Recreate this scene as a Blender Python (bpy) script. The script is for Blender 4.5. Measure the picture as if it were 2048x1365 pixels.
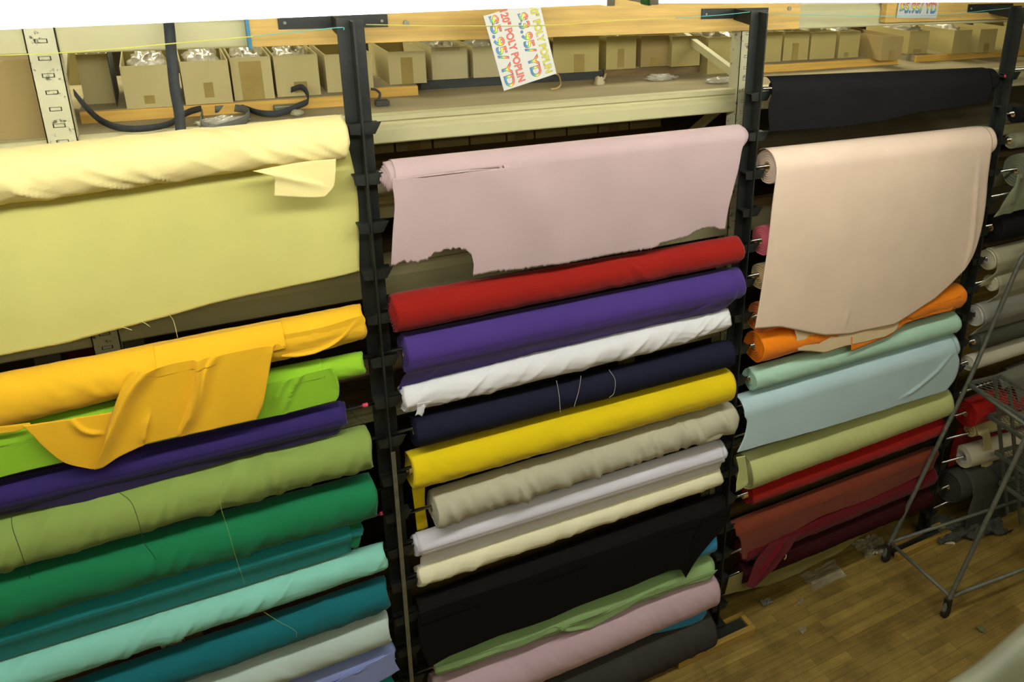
import bpy, bmesh, math, random
from mathutils import Vector, Matrix, noise
C = bpy.context.scene.collection
PI = math.pi
for o in list(bpy.data.objects): bpy.data.objects.remove(o)
SC = bpy.context.scene

# ------------------------------------------------------------------ camera
CAM = Vector((-0.53451, -2.84152, 3.66458))
ROT = (1.2167870, -0.0375423, -0.5279842)
FPX = 1657.362; CX = 1316.99; CY = 462.80      # the photograph is an off-centre crop: lens shift
cam = bpy.data.cameras.new('camera'); camo = bpy.data.objects.new('camera', cam); C.objects.link(camo)
camo.location = CAM; camo.rotation_euler = ROT
cam.sensor_width = 36; cam.shift_x = (1024 - CX) / 2048; cam.shift_y = (CY - 682.5) / 2048; cam.lens = FPX / 2048 * 36; cam.clip_start = 0.05; cam.clip_end = 60
cam.dof.use_dof = True; cam.dof.focus_distance = 3.6; cam.dof.aperture_fstop = 5.0
SC.camera = camo
# ------------------------------------------------------------------ colour management, world, added fill lights
SC.view_settings.view_transform = 'Standard'; SC.view_settings.look = 'None'
SC.view_settings.exposure = 0.0; SC.view_settings.gamma = 1.0; SC.view_settings.use_curve_mapping = False
W = bpy.data.worlds.new('world'); SC.world = W; W.use_nodes = True
W.node_tree.nodes['Background'].inputs[0].default_value = (1.0, 0.92, 0.66, 1)
W.node_tree.nodes['Background'].inputs[1].default_value = 0.10
TUBE_STRENGTH = 32.0
FILL_LIGHTS = [(-1.5, -3.2, 3.9), (2.2, -3.2, 3.9), (0.4, -5.6, 3.9), (4.6, -3.2, 3.9), (-1.0, 1.3, 4.0), (2.6, 1.3, 4.0)]  # unseen lamps added as fill, behind the viewer and over the shelving
for (lx, ly, lz) in FILL_LIGHTS:
    L = bpy.data.lights.new('fill_light', 'AREA'); L.shape = 'RECTANGLE'; L.size = 2.4; L.size_y = 0.25
    L.energy = 21; L.color = (1.0, 0.93, 0.66)
    lo = bpy.data.objects.new('fill_light', L); C.objects.link(lo); lo.location = (lx, ly, lz - 0.06)
    if ly > 0: L.energy = 34

# ------------------------------------------------------------------ pixel to world helpers (real planes in the room)
RM = __import__('mathutils').Euler(ROT, 'XYZ').to_matrix()
FWD = RM @ Vector((0, 0, -1))
def ray(x, y): return RM @ Vector(((x - CX) / FPX, -(y - CY) / FPX, -1))
def at(x, y, Y=None, Z=None, X=None, D=None):
    d = ray(x, y)
    if Y is not None: t = (Y - CAM.y) / d.y
    elif Z is not None: t = (Z - CAM.z) / d.z
    elif X is not None: t = (X - CAM.x) / d.x
    else: t = D
    return CAM + d * t
def depth(p): return (Vector(p) - CAM).dot(FWD)

H0 = 3.0152; S = 0.176409
PX = [-1.65, 0.0, 1.65, 3.30, 4.95]
def hz(k): return H0 - k * S

# ------------------------------------------------------------------ materials
MATS = {}
def lin(c): return tuple((v / 255 / 12.92 if v / 255 <= .04045 else ((v / 255 + .055) / 1.055) ** 2.4) for v in c)
def mat(name, rgb, rough=.6, metal=0, noise_s=None, noise_a=.15, bump=0, bump_s=200, alpha=1, sheen=0, emit=None, coat=0, trans=0, spec=.5, stretch=None, dirt=None):
    if name in MATS: return MATS[name]
    m = bpy.data.materials.new(name); m.use_nodes = True; nt = m.node_tree; b = nt.nodes['Principled BSDF']
    c = (*lin(rgb), 1)
    b.inputs['Base Color'].default_value = c; b.inputs['Roughness'].default_value = rough; b.inputs['Metallic'].default_value = metal
    b.inputs['Specular IOR Level'].default_value = spec
    b.inputs['Alpha'].default_value = alpha; b.inputs['Transmission Weight'].default_value = trans; b.inputs['Coat Weight'].default_value = coat
    if sheen:
        b.inputs['Sheen Weight'].default_value = sheen; b.inputs['Sheen Roughness'].default_value = .5
    if emit:
        b.inputs['Emission Color'].default_value = (*emit[0], 1); b.inputs['Emission Strength'].default_value = emit[1]
    tc = nt.nodes.new('ShaderNodeTexCoord'); mp = nt.nodes.new('ShaderNodeMapping'); nt.links.new(tc.outputs['Object'], mp.inputs[0])
    if stretch: mp.inputs['Scale'].default_value = stretch
    if noise_s or dirt:
        n = nt.nodes.new('ShaderNodeTexNoise'); n.inputs['Scale'].default_value = noise_s or 6; n.inputs['Detail'].default_value = 6
        nt.links.new(mp.outputs[0], n.inputs[0])
        r = nt.nodes.new('ShaderNodeMapRange'); r.inputs[1].default_value = .3; r.inputs[2].default_value = .7
        r.inputs[3].default_value = 1 - noise_a; r.inputs[4].default_value = 1 + noise_a * .6
        nt.links.new(n.outputs[0], r.inputs[0])
        mx = nt.nodes.new('ShaderNodeMix'); mx.data_type = 'RGBA'; mx.blend_type = 'MULTIPLY'; mx.inputs[0].default_value = 1
        mx.inputs[6].default_value = c; nt.links.new(r.outputs[0], mx.inputs[7])
        out = mx.outputs[2]
        if dirt:
            n2 = nt.nodes.new('ShaderNodeTexNoise'); n2.inputs['Scale'].default_value = dirt[1]; n2.inputs['Detail'].default_value = 8; n2.inputs['Roughness'].default_value = .7
            nt.links.new(tc.outputs['Object'], n2.inputs[0])
            r2 = nt.nodes.new('ShaderNodeMapRange'); r2.inputs[1].default_value = dirt[2]; r2.inputs[2].default_value = dirt[2] + .06
            nt.links.new(n2.outputs[0], r2.inputs[0])
            mx2 = nt.nodes.new('ShaderNodeMix'); mx2.data_type = 'RGBA'; nt.links.new(r2.outputs[0], mx2.inputs[0])
            nt.links.new(out, mx2.inputs[6]); mx2.inputs[7].default_value = (*lin(dirt[0]), 1); out = mx2.outputs[2]
        nt.links.new(out, b.inputs['Base Color'])
    if bump:
        n = nt.nodes.new('ShaderNodeTexNoise'); n.inputs['Scale'].default_value = bump_s; n.inputs['Detail'].default_value = 3
        nt.links.new(mp.outputs[0], n.inputs[0])
        bp = nt.nodes.new('ShaderNodeBump'); bp.inputs['Strength'].default_value = bump; bp.inputs['Distance'].default_value = .002
        nt.links.new(n.outputs[0], bp.inputs['Height']); nt.links.new(bp.outputs[0], b.inputs['Normal'])
    MATS[name] = m; return m
def fabric(name, rgb, gloss=.85):
    return mat('fabric_' + name, rgb, rough=gloss, noise_s=5, noise_a=.05, bump=.2, bump_s=420, sheen=.12 if max(rgb) > 90 else 0, spec=.12, stretch=(1, 1, 1))

M_BLACK = mat('black_painted_steel', (42, 46, 42), .5, .2, noise_s=14, noise_a=.35, bump=.2, bump_s=60)
M_CHROME = mat('chrome_rod', (190, 190, 185), .22, 1.0, noise_s=30, noise_a=.1)
M_CREAM = mat('cream_rack_paint', (200, 196, 150), .5, 0, noise_s=8, noise_a=.10, bump=.1, bump_s=30, stretch=(.3, 1, 1))
M_CREAMD = mat('scuffed_cream_upright_paint', (205, 203, 168), .55, 0, noise_s=8, noise_a=.12, bump=.2, bump_s=40, dirt=((84, 82, 64), 38, .575))
M_BOLT = mat('dull_zinc_bolt', (150, 150, 130), .6, .2, noise_s=30, noise_a=.2)
M_SLOT_SHADE = mat('upright_slot_shade', (70, 68, 50), .8)
M_PLY = mat('dusty_plywood', (160, 148, 112), .85, noise_s=12, noise_a=.14, stretch=(.25, 1, 1), dirt=((110, 84, 56), 40, .70))
M_WOOD = mat('pine_plank', (214, 178, 98), .6, noise_s=9, noise_a=.22, stretch=(.4, 4, 7), dirt=((140, 90, 45), 9, .74))
M_WOODT = mat('dusty_timber', (150, 138, 104), .85, noise_s=10, noise_a=.2, stretch=(.3, 3, 3))
M_WOODO = mat('orange_pine_batten', (210, 168, 78), .6, noise_s=9, noise_a=.2, stretch=(.4, 4, 7))
M_WOODB = mat('brown_old_timber', (120, 98, 62), .8, noise_s=12, noise_a=.35, stretch=(.6, 4, 4))
M_WOODK = mat('black_painted_timber', (48, 52, 48), .7, noise_s=12, noise_a=.3, stretch=(.6, 4, 4))
M_KRAFT = mat('kraft_cardboard', (172, 158, 100), .85, noise_s=4, noise_a=.10, bump=.1, bump_s=80, stretch=(1, 1, .3))
M_KRAFT2 = mat('pale_kraft_cardboard', (182, 170, 120), .85, noise_s=4, noise_a=.10, bump=.1, bump_s=80, stretch=(1, 1, .3))
M_KRAFT3 = mat('brown_kraft_cardboard', (158, 138, 88), .85, noise_s=4, noise_a=.10, bump=.1, bump_s=80, stretch=(1, 1, .3))
M_TAPE = mat('brown_parcel_tape', (150, 130, 72), .3, noise_s=20, noise_a=.1)
M_TUBE = mat('cardboard_tube', (196, 160, 96), .8, noise_s=40, noise_a=.15)
M_TUBEW = mat('white_card_tube', (200, 200, 190), .7, noise_s=40, noise_a=.1)
M_PINK = mat('pink_tape', (235, 80, 110), .5)
M_PLASTIC = mat('crinkled_clear_plastic', (215, 212, 195), .18, noise_s=10, noise_a=.25, bump=.8, bump_s=45, alpha=.55, coat=.6)
M_BAG = mat('white_plastic_bag', (222, 216, 196), .22, noise_s=9, noise_a=.35, bump=1.0, bump_s=30, coat=.5)
M_PAPER = mat('white_paper', (206, 206, 198), .6)
M_LADDER = mat('grey_ladder_steel', (112, 116, 104), .55, .3, noise_s=30, noise_a=.25, bump=.2, bump_s=90)
M_RUBBER = mat('dark_caster_rubber', (38, 36, 30), .8, noise_s=20, noise_a=.2)
M_STRAP = mat('black_webbing', (50, 54, 56), .8, noise_s=60, noise_a=.2)
M_WALL = mat('wall_paint', (120, 112, 84), .9, noise_s=3, noise_a=.1)
M_CEIL = mat('ceiling_paint', (190, 188, 170), .9, noise_s=3, noise_a=.05)
M_WHITEP = mat('white_enamel', (235, 235, 228), .35)
M_GREEN = mat('green_plastic', (40, 150, 60), .5)
M_BLUE = mat('blue_tape', (60, 130, 160), .5)
M_GLOW = mat('fluorescent_glass', (255, 255, 250), .3, emit=((1.0, 0.985, 0.90), TUBE_STRENGTH))
M_YSTR = mat('yellow_twine', (214, 216, 96), .7)
M_TSTR = mat('teal_twine', (96, 184, 176), .7)

def floor_mat():
    m = bpy.data.materials.new('oak_strip_floor'); m.use_nodes = True; nt = m.node_tree; b = nt.nodes['Principled BSDF']
    tc = nt.nodes.new('ShaderNodeTexCoord'); br = nt.nodes.new('ShaderNodeTexBrick')
    nt.links.new(tc.outputs['Object'], br.inputs[0])
    br.inputs['Color1'].default_value = (*lin((152, 128, 64)), 1); br.inputs['Color2'].default_value = (*lin((124, 102, 48)), 1)
    br.inputs['Mortar'].default_value = (*lin((84, 66, 32)), 1); br.inputs['Scale'].default_value = 1
    br.inputs['Mortar Size'].default_value = .0012; br.inputs['Brick Width'].default_value = .55; br.inputs['Row Height'].default_value = .057
    br.offset = .37; br.inputs['Mortar Smooth'].default_value = .6; br.inputs['Bias'].default_value = -.1
    mp = nt.nodes.new('ShaderNodeMapping'); mp.inputs['Scale'].default_value = (1.2, 22, 1); nt.links.new(tc.outputs['Object'], mp.inputs[0])
    n = nt.nodes.new('ShaderNodeTexNoise'); n.inputs['Scale'].default_value = 2.2; n.inputs['Detail'].default_value = 8; nt.links.new(mp.outputs[0], n.inputs[0])
    n2 = nt.nodes.new('ShaderNodeTexNoise'); n2.inputs['Scale'].default_value = 5.0; n2.inputs['Detail'].default_value = 9; n2.inputs['Roughness'].default_value = .65; nt.links.new(tc.outputs['Object'], n2.inputs[0])
    def mr(src, a, bb, lo, hi):
        r = nt.nodes.new('ShaderNodeMapRange'); r.inputs[1].default_value = a; r.inputs[2].default_value = bb; r.inputs[3].default_value = lo; r.inputs[4].default_value = hi
        nt.links.new(src, r.inputs[0]); return r.outputs[0]
    def mul(a, bb):
        x = nt.nodes.new('ShaderNodeMix'); x.data_type = 'RGBA'; x.blend_type = 'MULTIPLY'; x.inputs[0].default_value = 1
        nt.links.new(a, x.inputs[6]); nt.links.new(bb, x.inputs[7]); return x.outputs[2]
    col = mul(mul(br.outputs[0], mr(n.outputs[0], .3, .7, .78, 1.15)), mr(n2.outputs[0], .36, .58, .70, 1.08))
    nt.links.new(col, b.inputs['Base Color']); b.inputs['Roughness'].default_value = .5
    bp = nt.nodes.new('ShaderNodeBump'); bp.inputs['Strength'].default_value = .4; bp.inputs['Distance'].default_value = .002
    nt.links.new(n.outputs[0], bp.inputs['Height']); nt.links.new(bp.outputs[0], b.inputs['Normal'])
    return m

# ------------------------------------------------------------------ object helpers
def mesh_obj(name, verts, faces, m, parent=None, smooth=False, loc=None):
    """links one mesh; when it has a parent empty the verts are given in world space and moved into the parent's space"""
    me = bpy.data.meshes.new(name)
    base = loc if loc is not None else (parent_world(parent) if parent else Vector((0, 0, 0)))
    me.from_pydata([tuple(Vector(v) - base) for v in verts], [], faces); me.update()
    if smooth: me.polygons.foreach_set('use_smooth', [True] * len(me.polygons))
    me.materials.append(m)
    o = bpy.data.objects.new(name, me); C.objects.link(o)
    if parent: o.parent = parent
    elif loc is not None: o.location = loc
    return o
def parent_world(p):
    v = Vector((0, 0, 0))
    while p: v += p.location; p = p.parent
    return v
def fix_normals(o):
    bm = bmesh.new(); bm.from_mesh(o.data); bmesh.ops.recalc_face_normals(bm, faces=bm.faces); bm.to_mesh(o.data); bm.free()
def thing(name, label, cat, loc=(0, 0, 0), group=None):
    o = bpy.data.objects.new(name, None); C.objects.link(o); o.location = loc; o.empty_display_size = .05
    return tag(o, label, cat, group)
def tag(o, label, cat, group=None, kind=None):
    o['label'] = label; o['category'] = cat
    if group: o['group'] = group
    if kind: o['kind'] = kind
    return o
def struct(o): o['kind'] = 'structure'; return o
class MB:
    def __init__(s): s.v = []; s.f = []
    def add(s, vs, fs):
        n = len(s.v); s.v += [Vector(v) for v in vs]; s.f += [tuple(i + n for i in f) for f in fs]; return s
    def box(s, a, b):
        x0, y0, z0 = a; x1, y1, z1 = b
        return s.add([(x0, y0, z0), (x1, y0, z0), (x1, y1, z0), (x0, y1, z0), (x0, y0, z1), (x1, y0, z1), (x1, y1, z1), (x0, y1, z1)],
                     [(0, 3, 2, 1), (4, 5, 6, 7), (0, 1, 5, 4), (1, 2, 6, 5), (2, 3, 7, 6), (3, 0, 4, 7)])
    def hexa(s, p8): return s.add(p8, [(0, 3, 2, 1), (4, 5, 6, 7), (0, 1, 5, 4), (1, 2, 6, 5), (2, 3, 7, 6), (3, 0, 4, 7)])
    def bar(s, a, b, w, h, up=(0, 0, 1)):
        a = Vector(a); b = Vector(b); d = (b - a).normalized(); u = Vector(up); sd = d.cross(u)
        if sd.length < 1e-4: sd = d.cross(Vector((0, 1, 0)))
        sd.normalize(); u = sd.cross(d)
        q = []
        for p in (a, b):
            q += [p - sd * w / 2 - u * h / 2, p + sd * w / 2 - u * h / 2, p + sd * w / 2 + u * h / 2, p - sd * w / 2 + u * h / 2]
        return s.add(q, [(0, 3, 2, 1), (4, 5, 6, 7), (0, 1, 5, 4), (1, 2, 6, 5), (2, 3, 7, 6), (3, 0, 4, 7)])
    def tube(s, pts, r, n=10, cap=True):
        pts = [Vector(p) for p in pts]; rr = r if isinstance(r, (list, tuple)) else [r] * len(pts)
        b = len(s.v); prev = None
        for i, p in enumerate(pts):
            d = (pts[min(i + 1, len(pts) - 1)] - pts[max(i - 1, 0)]).normalized()
            if prev is None:
                u = d.cross(Vector((0, 0, 1)))
                if u.length < .05: u = d.cross(Vector((0, 1, 0)))
            else: u = prev - d * prev.dot(d)
            u.normalize(); prev = u; w = d.cross(u)
            for k in range(n):
                a = 2 * PI * k / n; s.v.append(p + (u * math.cos(a) + w * math.sin(a)) * rr[i])
        for i in range(len(pts) - 1):
            for k in range(n):
                k2 = (k + 1) % n; s.f.append((b + i * n + k, b + i * n + k2, b + (i + 1) * n + k2, b + (i + 1) * n + k))
        if cap:
            s.f.append(tuple(b + k for k in range(n))[::-1]); e = b + (len(pts) - 1) * n; s.f.append(tuple(e + k for k in range(n)))
        return s
    def prism(s, prof, x0, x1):
        """closed (y,z) outline extruded along X"""
        n = len(prof); b = len(s.v)
        for x in (x0, x1):
            for (y, z) in prof: s.v.append(Vector((x, y, z)))
        for k in range(n): s.f.append((b + k, b + (k + 1) % n, b + n + (k + 1) % n, b + n + k))
        s.f.append(tuple(b + k for k in range(n))[::-1]); s.f.append(tuple(b + n + k for k in range(n)))
        return s
    def build(s, name, m, parent=None, smooth=False, loc=None, bevel=0):
        o = mesh_obj(name, s.v, s.f, m, parent, smooth, loc); fix_normals(o)
        if bevel:
            md = o.modifiers.new('bevel', 'BEVEL'); md.width = bevel; md.segments = 2; md.limit_method = 'ANGLE'
        return o
def smoothstep(t): t = max(0, min(1, t)); return t * t * (3 - 2 * t)
def spline(pts, n):
    """Catmull-Rom through pts, n samples"""
    pts = [Vector(p) for p in pts]; out = []
    if len(pts) == 2: return [pts[0].lerp(pts[1], i / (n - 1)) for i in range(n)]
    P = [pts[0] * 2 - pts[1]] + pts + [pts[-1] * 2 - pts[-2]]
    for i in range(n):
        t = i / (n - 1) * (len(pts) - 1); k = min(int(t), len(pts) - 2); u = t - k
        a, b, c, d = P[k:k + 4]
        out.append(.5 * ((2 * b) + (c - a) * u + (2 * a - 5 * b + 4 * c - d) * u * u + (3 * b - a - 3 * c + d) * u ** 3))
    return out
def poly_at(pts, n):
    """n samples by arc length along a polyline"""
    L = [0]
    for i in range(1, len(pts)): L.append(L[-1] + (pts[i] - pts[i - 1]).length)
    out = []; j = 0
    for i in range(n):
        t = L[-1] * i / (n - 1)
        while j < len(pts) - 2 and L[j + 1] < t: j += 1
        d = L[j + 1] - L[j]; out.append(pts[j].lerp(pts[j + 1], 0 if d == 0 else (t - L[j]) / d))
    return out

# ================================================================== THE ROOM
fl = MB().box((-7, -8, -.1), (9, 5, 0)).build('floor', floor_mat()); struct(fl)
struct(MB().box((-7, 4.9, 0), (9, 5, 4.3)).build('wall_back', M_WALL))
struct(MB().box((-7, -8, 0), (-6.9, 4.9, 4.3)).build('wall_left', M_WALL))
struct(MB().box((8.9, -8, 0), (9, 4.9, 4.3)).build('wall_right', M_WALL))
struct(MB().box((-6.9, -8, 0), (8.9, -7.9, 4.3)).build('wall_front', M_WALL))
struct(MB().box((-7, -8, 4.3), (9, 5, 4.4)).build('ceiling', M_CEIL))
for i, (lx, ly, lz) in enumerate(FILL_LIGHTS):  # bodies for the added fill lights, all out of view
    f = thing('fill_lamp', 'added unseen fill lamp hung high under the ceiling, ' + ['left one of the row behind the viewer', 'middle one of the row behind the viewer', 'farthest back behind the viewer', 'right one of the row behind the viewer', 'left one over the shelving', 'right one over the shelving'][i], 'lamp', (lx, ly, lz), group='added fill lamps under the ceiling')
    MB().box((lx - 1.25, ly - .16, lz), (lx + 1.25, ly + .16, lz + .06)).build('fill_lamp_body', M_WHITEP, f)
    MB().tube([(lx - .9, ly, lz + .06), (lx - .9, ly, 4.3)], .008).build('hanger', M_WHITEP, f)
    MB().tube([(lx + .9, ly, lz + .06), (lx + .9, ly, 4.3)], .008).build('hanger', M_WHITEP, f)

# ------------------------------------------------------------------ the two strip lamps hanging just above eye level
def strip_lamp(xa, za, xb, zb, label):
    Y = -1.0
    f = thing('strip_lamp', label, 'lamp', ((xa + xb) / 2, Y, (za + zb) / 2))
    sl = (zb - za) / (xb - xa)
    a = Vector((xa, Y, za + .019)); b = Vector((xb, Y, zb + .019))
    for dy, dz in ((0, 0), (.055, .034)):
        MB().tube([a + Vector((0, dy, dz)), b + Vector((0, dy, dz))], .019, 16).build('fluorescent_tube', M_GLOW, f, True)
    up = Vector((0, 0, .06))
    MB().add([a + Vector((0, .015, .052)), a + Vector((0, .10, .052)), a + Vector((0, .10, .11)), a + Vector((0, .015, .11)),
              b + Vector((0, .015, .052)), b + Vector((0, .10, .052)), b + Vector((0, .10, .11)), b + Vector((0, .015, .11))],
             [(0, 1, 2, 3), (7, 6, 5, 4), (0, 4, 5, 1), (1, 5, 6, 2), (2, 6, 7, 3), (3, 7, 4, 0)]).build('reflector', M_WHITEP, f)
    for e, s in ((a, -1), (b, 1)):
        MB().box((e.x - .012 + s * .014, Y - .03, e.z - .021), (e.x + .012 + s * .014, Y + .105, e.z + .05)).build('lamp_holder', M_WHITEP, f, bevel=.003)
    for x in (xa + .3, xb - .3):
        MB().tube([(x, Y + .04, za + (x - xa) * sl + .1), (x, Y + .04, 4.3)], .004).build('hanging_wire', M_CHROME, f)
    return f
strip_lamp(-2.25, 3.4165, .385, 3.4817, 'glaring white strip lamp along the top edge on the left, over the pale yellow roll')
l2 = strip_lamp(.535, 3.483, 2.95, 3.463, 'glaring white strip lamp along the top edge on the right, over the peach roll')
MB().box((.505, -1.022, 3.478), (.517, -.98, 3.50)).build('green_clip', M_GREEN, l2, bevel=.004)

# ================================================================== FABRIC RACK POSTS
def post(i, label):
    X = PX[i]; f = thing('rack_post', label, 'post', (X, .035, 0))
    TOP = 3.343
    MB().box((X - .043, .035, 0.02), (X + .043, .043, TOP)).build('flange', M_BLACK, f, bevel=.0015)
    MB().box((X - .0035, -.022, 0.02), (X + .0035, .035, TOP - .004)).build('stem', M_BLACK, f, bevel=.001)
    MB().box((X - .043, -.03, 0.04), (X + .043, .043, .05)).build('foot_plate', M_BLACK, f)
    for k in range(0, 17):
        z = hz(k) - .012
        m = MB()
        m.box((X - .043, -.012, z - .004), (X + .056, .034, z + .001))
        m.hexa([(X + .006, -.014, z - .034), (X + .040, -.014, z - .034), (X + .040, -.010, z - .034), (X + .006, -.010, z - .034),
                (X + .004, -.014, z + .006), (X + .062, -.018, z + .008), (X + .062, -.014, z + .008), (X + .004, -.010, z + .006)])
        m.hexa([(X - .040, -.014, z - .030), (X - .006, -.014, z - .034), (X - .006, -.010, z - .034), (X - .040, -.010, z - .030),
                (X - .044, -.014, z + .003), (X - .004, -.014, z + .006), (X - .004, -.010, z + .006), (X - .044, -.010, z + .003)])
        m.build('hook', M_BLACK, f)
    # bracket arm to the plank
    MB().hexa([(X - .035, .044, TOP - .06), (X - .025, .044, TOP - .06), (X - .025, .172, TOP - .05), (X - .035, .172, TOP - .05),
               (X - .035, .044, TOP - .005), (X - .025, .044, TOP - .005), (X - .025, .172, TOP - .003), (X - .035, .172, TOP - .003)]).build('bracket_arm', M_BLACK, f)
    pl = MB().box((X - .20, .170, TOP - .045), (X + .15, .176, TOP - .002)).build('bracket_plate', M_BLACK, f)
    for dx in (-.18, .03, .13):
        MB().tube([(X + dx, .170, TOP - .024), (X + dx, .166, TOP - .024)], .005, 8).build('bolt', M_BOLT, pl)
    return f
post(1, 'black steel T post between the yellow rolls and the mauve and red rolls')
post(2, 'black steel T post between the mauve and red rolls and the peach roll')
post(3, 'black steel T post right of the peach roll, behind the grey ladder')

# grey flat bar in front of the first post
b = MB().bar(at(786, 905, Y=-.045), at(830, 1440, Y=-.045), .016, .004, up=(0, 1, 0)).build('steel_strip', mat('worn_grey_steel', (132, 130, 112), .4, .5, noise_s=25, noise_a=.25), smooth=False)
tag(b, 'thin upright grey steel strip in front of the lower left black post', 'strip')

# ================================================================== PALLET RACK BEHIND
YF = .22
def beam(x0, x1, zt, zb, label, m=M_CREAM, Y=YF, cat='beam'):
    h = zt - zb
    prof = [(Y + .05, zb), (Y + .006, zb), (Y, zb + .006), (Y, zb + h * .50), (Y + .010, zb + h * .60), (Y + .020, zb + h * .66), (Y + .020, zb + h * .74), (Y + .008, zb + h * .80),
            (Y + .008, zt - .004), (Y + .006, zt), (Y + .05, zt)]
    o = MB().prism(prof, x0, x1).build('rack_beam', m, bevel=.0015)
    return tag(o, label, cat)
UX = [-.843, 1.733]
def upright(X, label):
    f = thing('rack_upright', label, 'rack upright', (X, YF, 0))
    w = .039; Y0 = YF - .008
    # front face with punched slots, every 5 cm
    m = MB(); z = 0.0; P = .0508; hh = .0065
    sl = MB()
    while z < 3.7:
        m.box((X - w, Y0, z), (X - .016, Y0 + .003, z + P)); m.box((X + .016, Y0, z), (X + w, Y0 + .003, z + P))
        m.box((X - .016, Y0, z), (X + .016, Y0 + .003, z + P * .5 - hh)); m.box((X - .016, Y0, z + P * .5 + hh), (X + .016, Y0 + .003, z + P))
        sl.box((X - .013, Y0 + .001, z + P * .5 - hh + .002), (X + .013, Y0 + .003, z + P * .5 + hh - .002))
        z += P
    m.box((X - w, Y0, 0), (X - w + .003, Y0 + .075, 3.7)); m.box((X + w - .003, Y0, 0), (X + w, Y0 + .075, 3.7))
    m.add(sl.v, sl.f).build('front_column', M_CREAMD, f)
    MB().box((X - w + .003, Y0 + .012, 0), (X + w - .003, Y0 + .014, 3.7)).build('slot_shade_sheet', M_SLOT_SHADE, f)  # dark sheet, its colour stands in for the shade inside the slots
    MB().box((X - w, 1.22, 0), (X + w, 1.30, 3.7)).build('rear_column', M_CREAM, f)
    for (za, zb2) in ((3.03, 3.27), (2.94, 2.25), (2.20, 1.6), (1.55, 1.0), (.95, .4)):
        MB().bar((X, YF + .06, za), (X, 1.22, zb2), .03, .035).build('brace', M_CREAM, f)
    return f
upright(UX[0], 'scuffed cream slotted rack upright at the far left, beside the big cardboard box')
upright(UX[1], 'cream rack upright just left of the middle black post, with a diagonal brace')
spans = [(-3.3, UX[0] - .04), (UX[0] + .04, UX[1] - .04), (UX[1] + .04, 4.3)]
names = ['on the far left of the slotted upright', 'in the middle span', 'in the right-hand span']
LV = [(3.40, 3.236, 'topmost cream rack beam'), (2.977, 2.871, 'cream beam under the shelf of open cartons'), (2.652, 2.580, 'narrow shaded cream beam under the lower cartons'),
      (2.425, 2.264, 'deep shaded cream beam level with the red roll'), (1.770, 1.715, 'low shaded cream beam level with the lime green roll')]
for (zt, zb, t) in LV:
    for (x0, x1), n in zip(spans, names):
        beam(x0, x1, zt, zb, t + ' ' + n)
# shelf decks
for (zt, n, m) in ((2.971, 'dusty plywood shelf deck carrying the row of open cartons', M_PLY), (2.648, 'shaded plywood shelf deck under the lower row of cartons', M_PLY), (2.420, 'dark plywood deck just above the deep beam', M_WOODB)):
    o = MB().box((-3.3, YF + .052, zt - .018), (4.3, 1.34, zt)).build('shelf_deck', m); tag(o, n, 'shelf')
# dark sheet standing in for the shade deep behind the lower rolls
o = MB().box((-3.3, 1.34, 0.05), (4.3, 1.36, 2.38)).build('bay_shade_sheet', mat('painted_bay_shade', (52, 46, 34), .9, noise_s=3, noise_a=.2)); tag(o, 'dark sheet standing in for the shade behind the lower fabric rolls', 'panel')

# planks bolted along the top
def plank(pxa, pxb, zb, zt, label, Y0=.178, Y1=.216):
    xa = at(pxa, 60, Y=Y0).x; xb = at(pxb, 30, Y=Y0).x
    f = thing('plank', label, 'plank', (xa, Y0, zb))
    MB().box((xa, Y0, zb), (xb, Y1, zt)).build('board', M_WOOD, f, bevel=.002)
    return f, xa, xb
f, xa, xb = plank(497, 1600, 3.243, 3.39, 'long pine plank bolted along the rack top behind the two left black posts')
MB().box((xa - .006, .172, 3.238), (xa + .004, .218, 3.38)).build('blue_tape_end', M_BLUE, f)
for px_, py_ in ((812, 46), (1578, 17)):
    p = at(px_, py_, Y=.178); MB().tube([(p.x, .179, p.z), (p.x, .172, p.z)], .010, 12).build('bolt', M_BOLT, f)
f, xa, xb = plank(1768, 2300, 3.258, 3.40, 'pine plank bolted along the rack top at the upper right behind the third black post')

# twine strings along the post tops
def cord(name, pts, r, m, label, cat, n=24, group=None):
    o = MB().tube(spline(pts, n), r, 6).build(name, m, None, True); return tag(o, label, cat, group)
cord('twine', [at(-60, 113, Y=-.03), at(150, 104, Y=-.03), at(345, 87, Y=-.03), at(505, 73, Y=-.03)], .0016, M_YSTR, 'yellow twine stretched across the upper left in front of the slotted upright', 'string')
cord('twine', [at(505, 73, Y=-.03), at(600, 63, Y=-.03), at(680, 55, Y=-.03), at(688, 60, Y=-.03)], .0016, M_TSTR, 'teal twine tied to the top of the leftmost black post', 'string')
cord('twine', [at(732, 49, Y=-.02), at(900, 52, Y=-.02), at(1100, 50, Y=-.02), at(1250, 40, Y=-.02), at(1350, 36, Y=-.02)], .0014, M_YSTR, 'thin yellow twine crossing the white price sign', 'string')
cord('twine', [at(1350, 36, Y=-.02), at(1440, 30, Y=-.02), at(1500, 24, Y=-.02)], .0014, M_TSTR, 'teal twine ending at the top of the middle black post', 'string')
cord('twine', [at(1540, 28, Y=-.02), at(1750, 32, Y=-.02), at(1880, 30, Y=-.02), at(2020, 16, Y=-.02)], .0013, M_TSTR, 'thin pale teal twine running from the middle black post to the right one', 'string')

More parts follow.
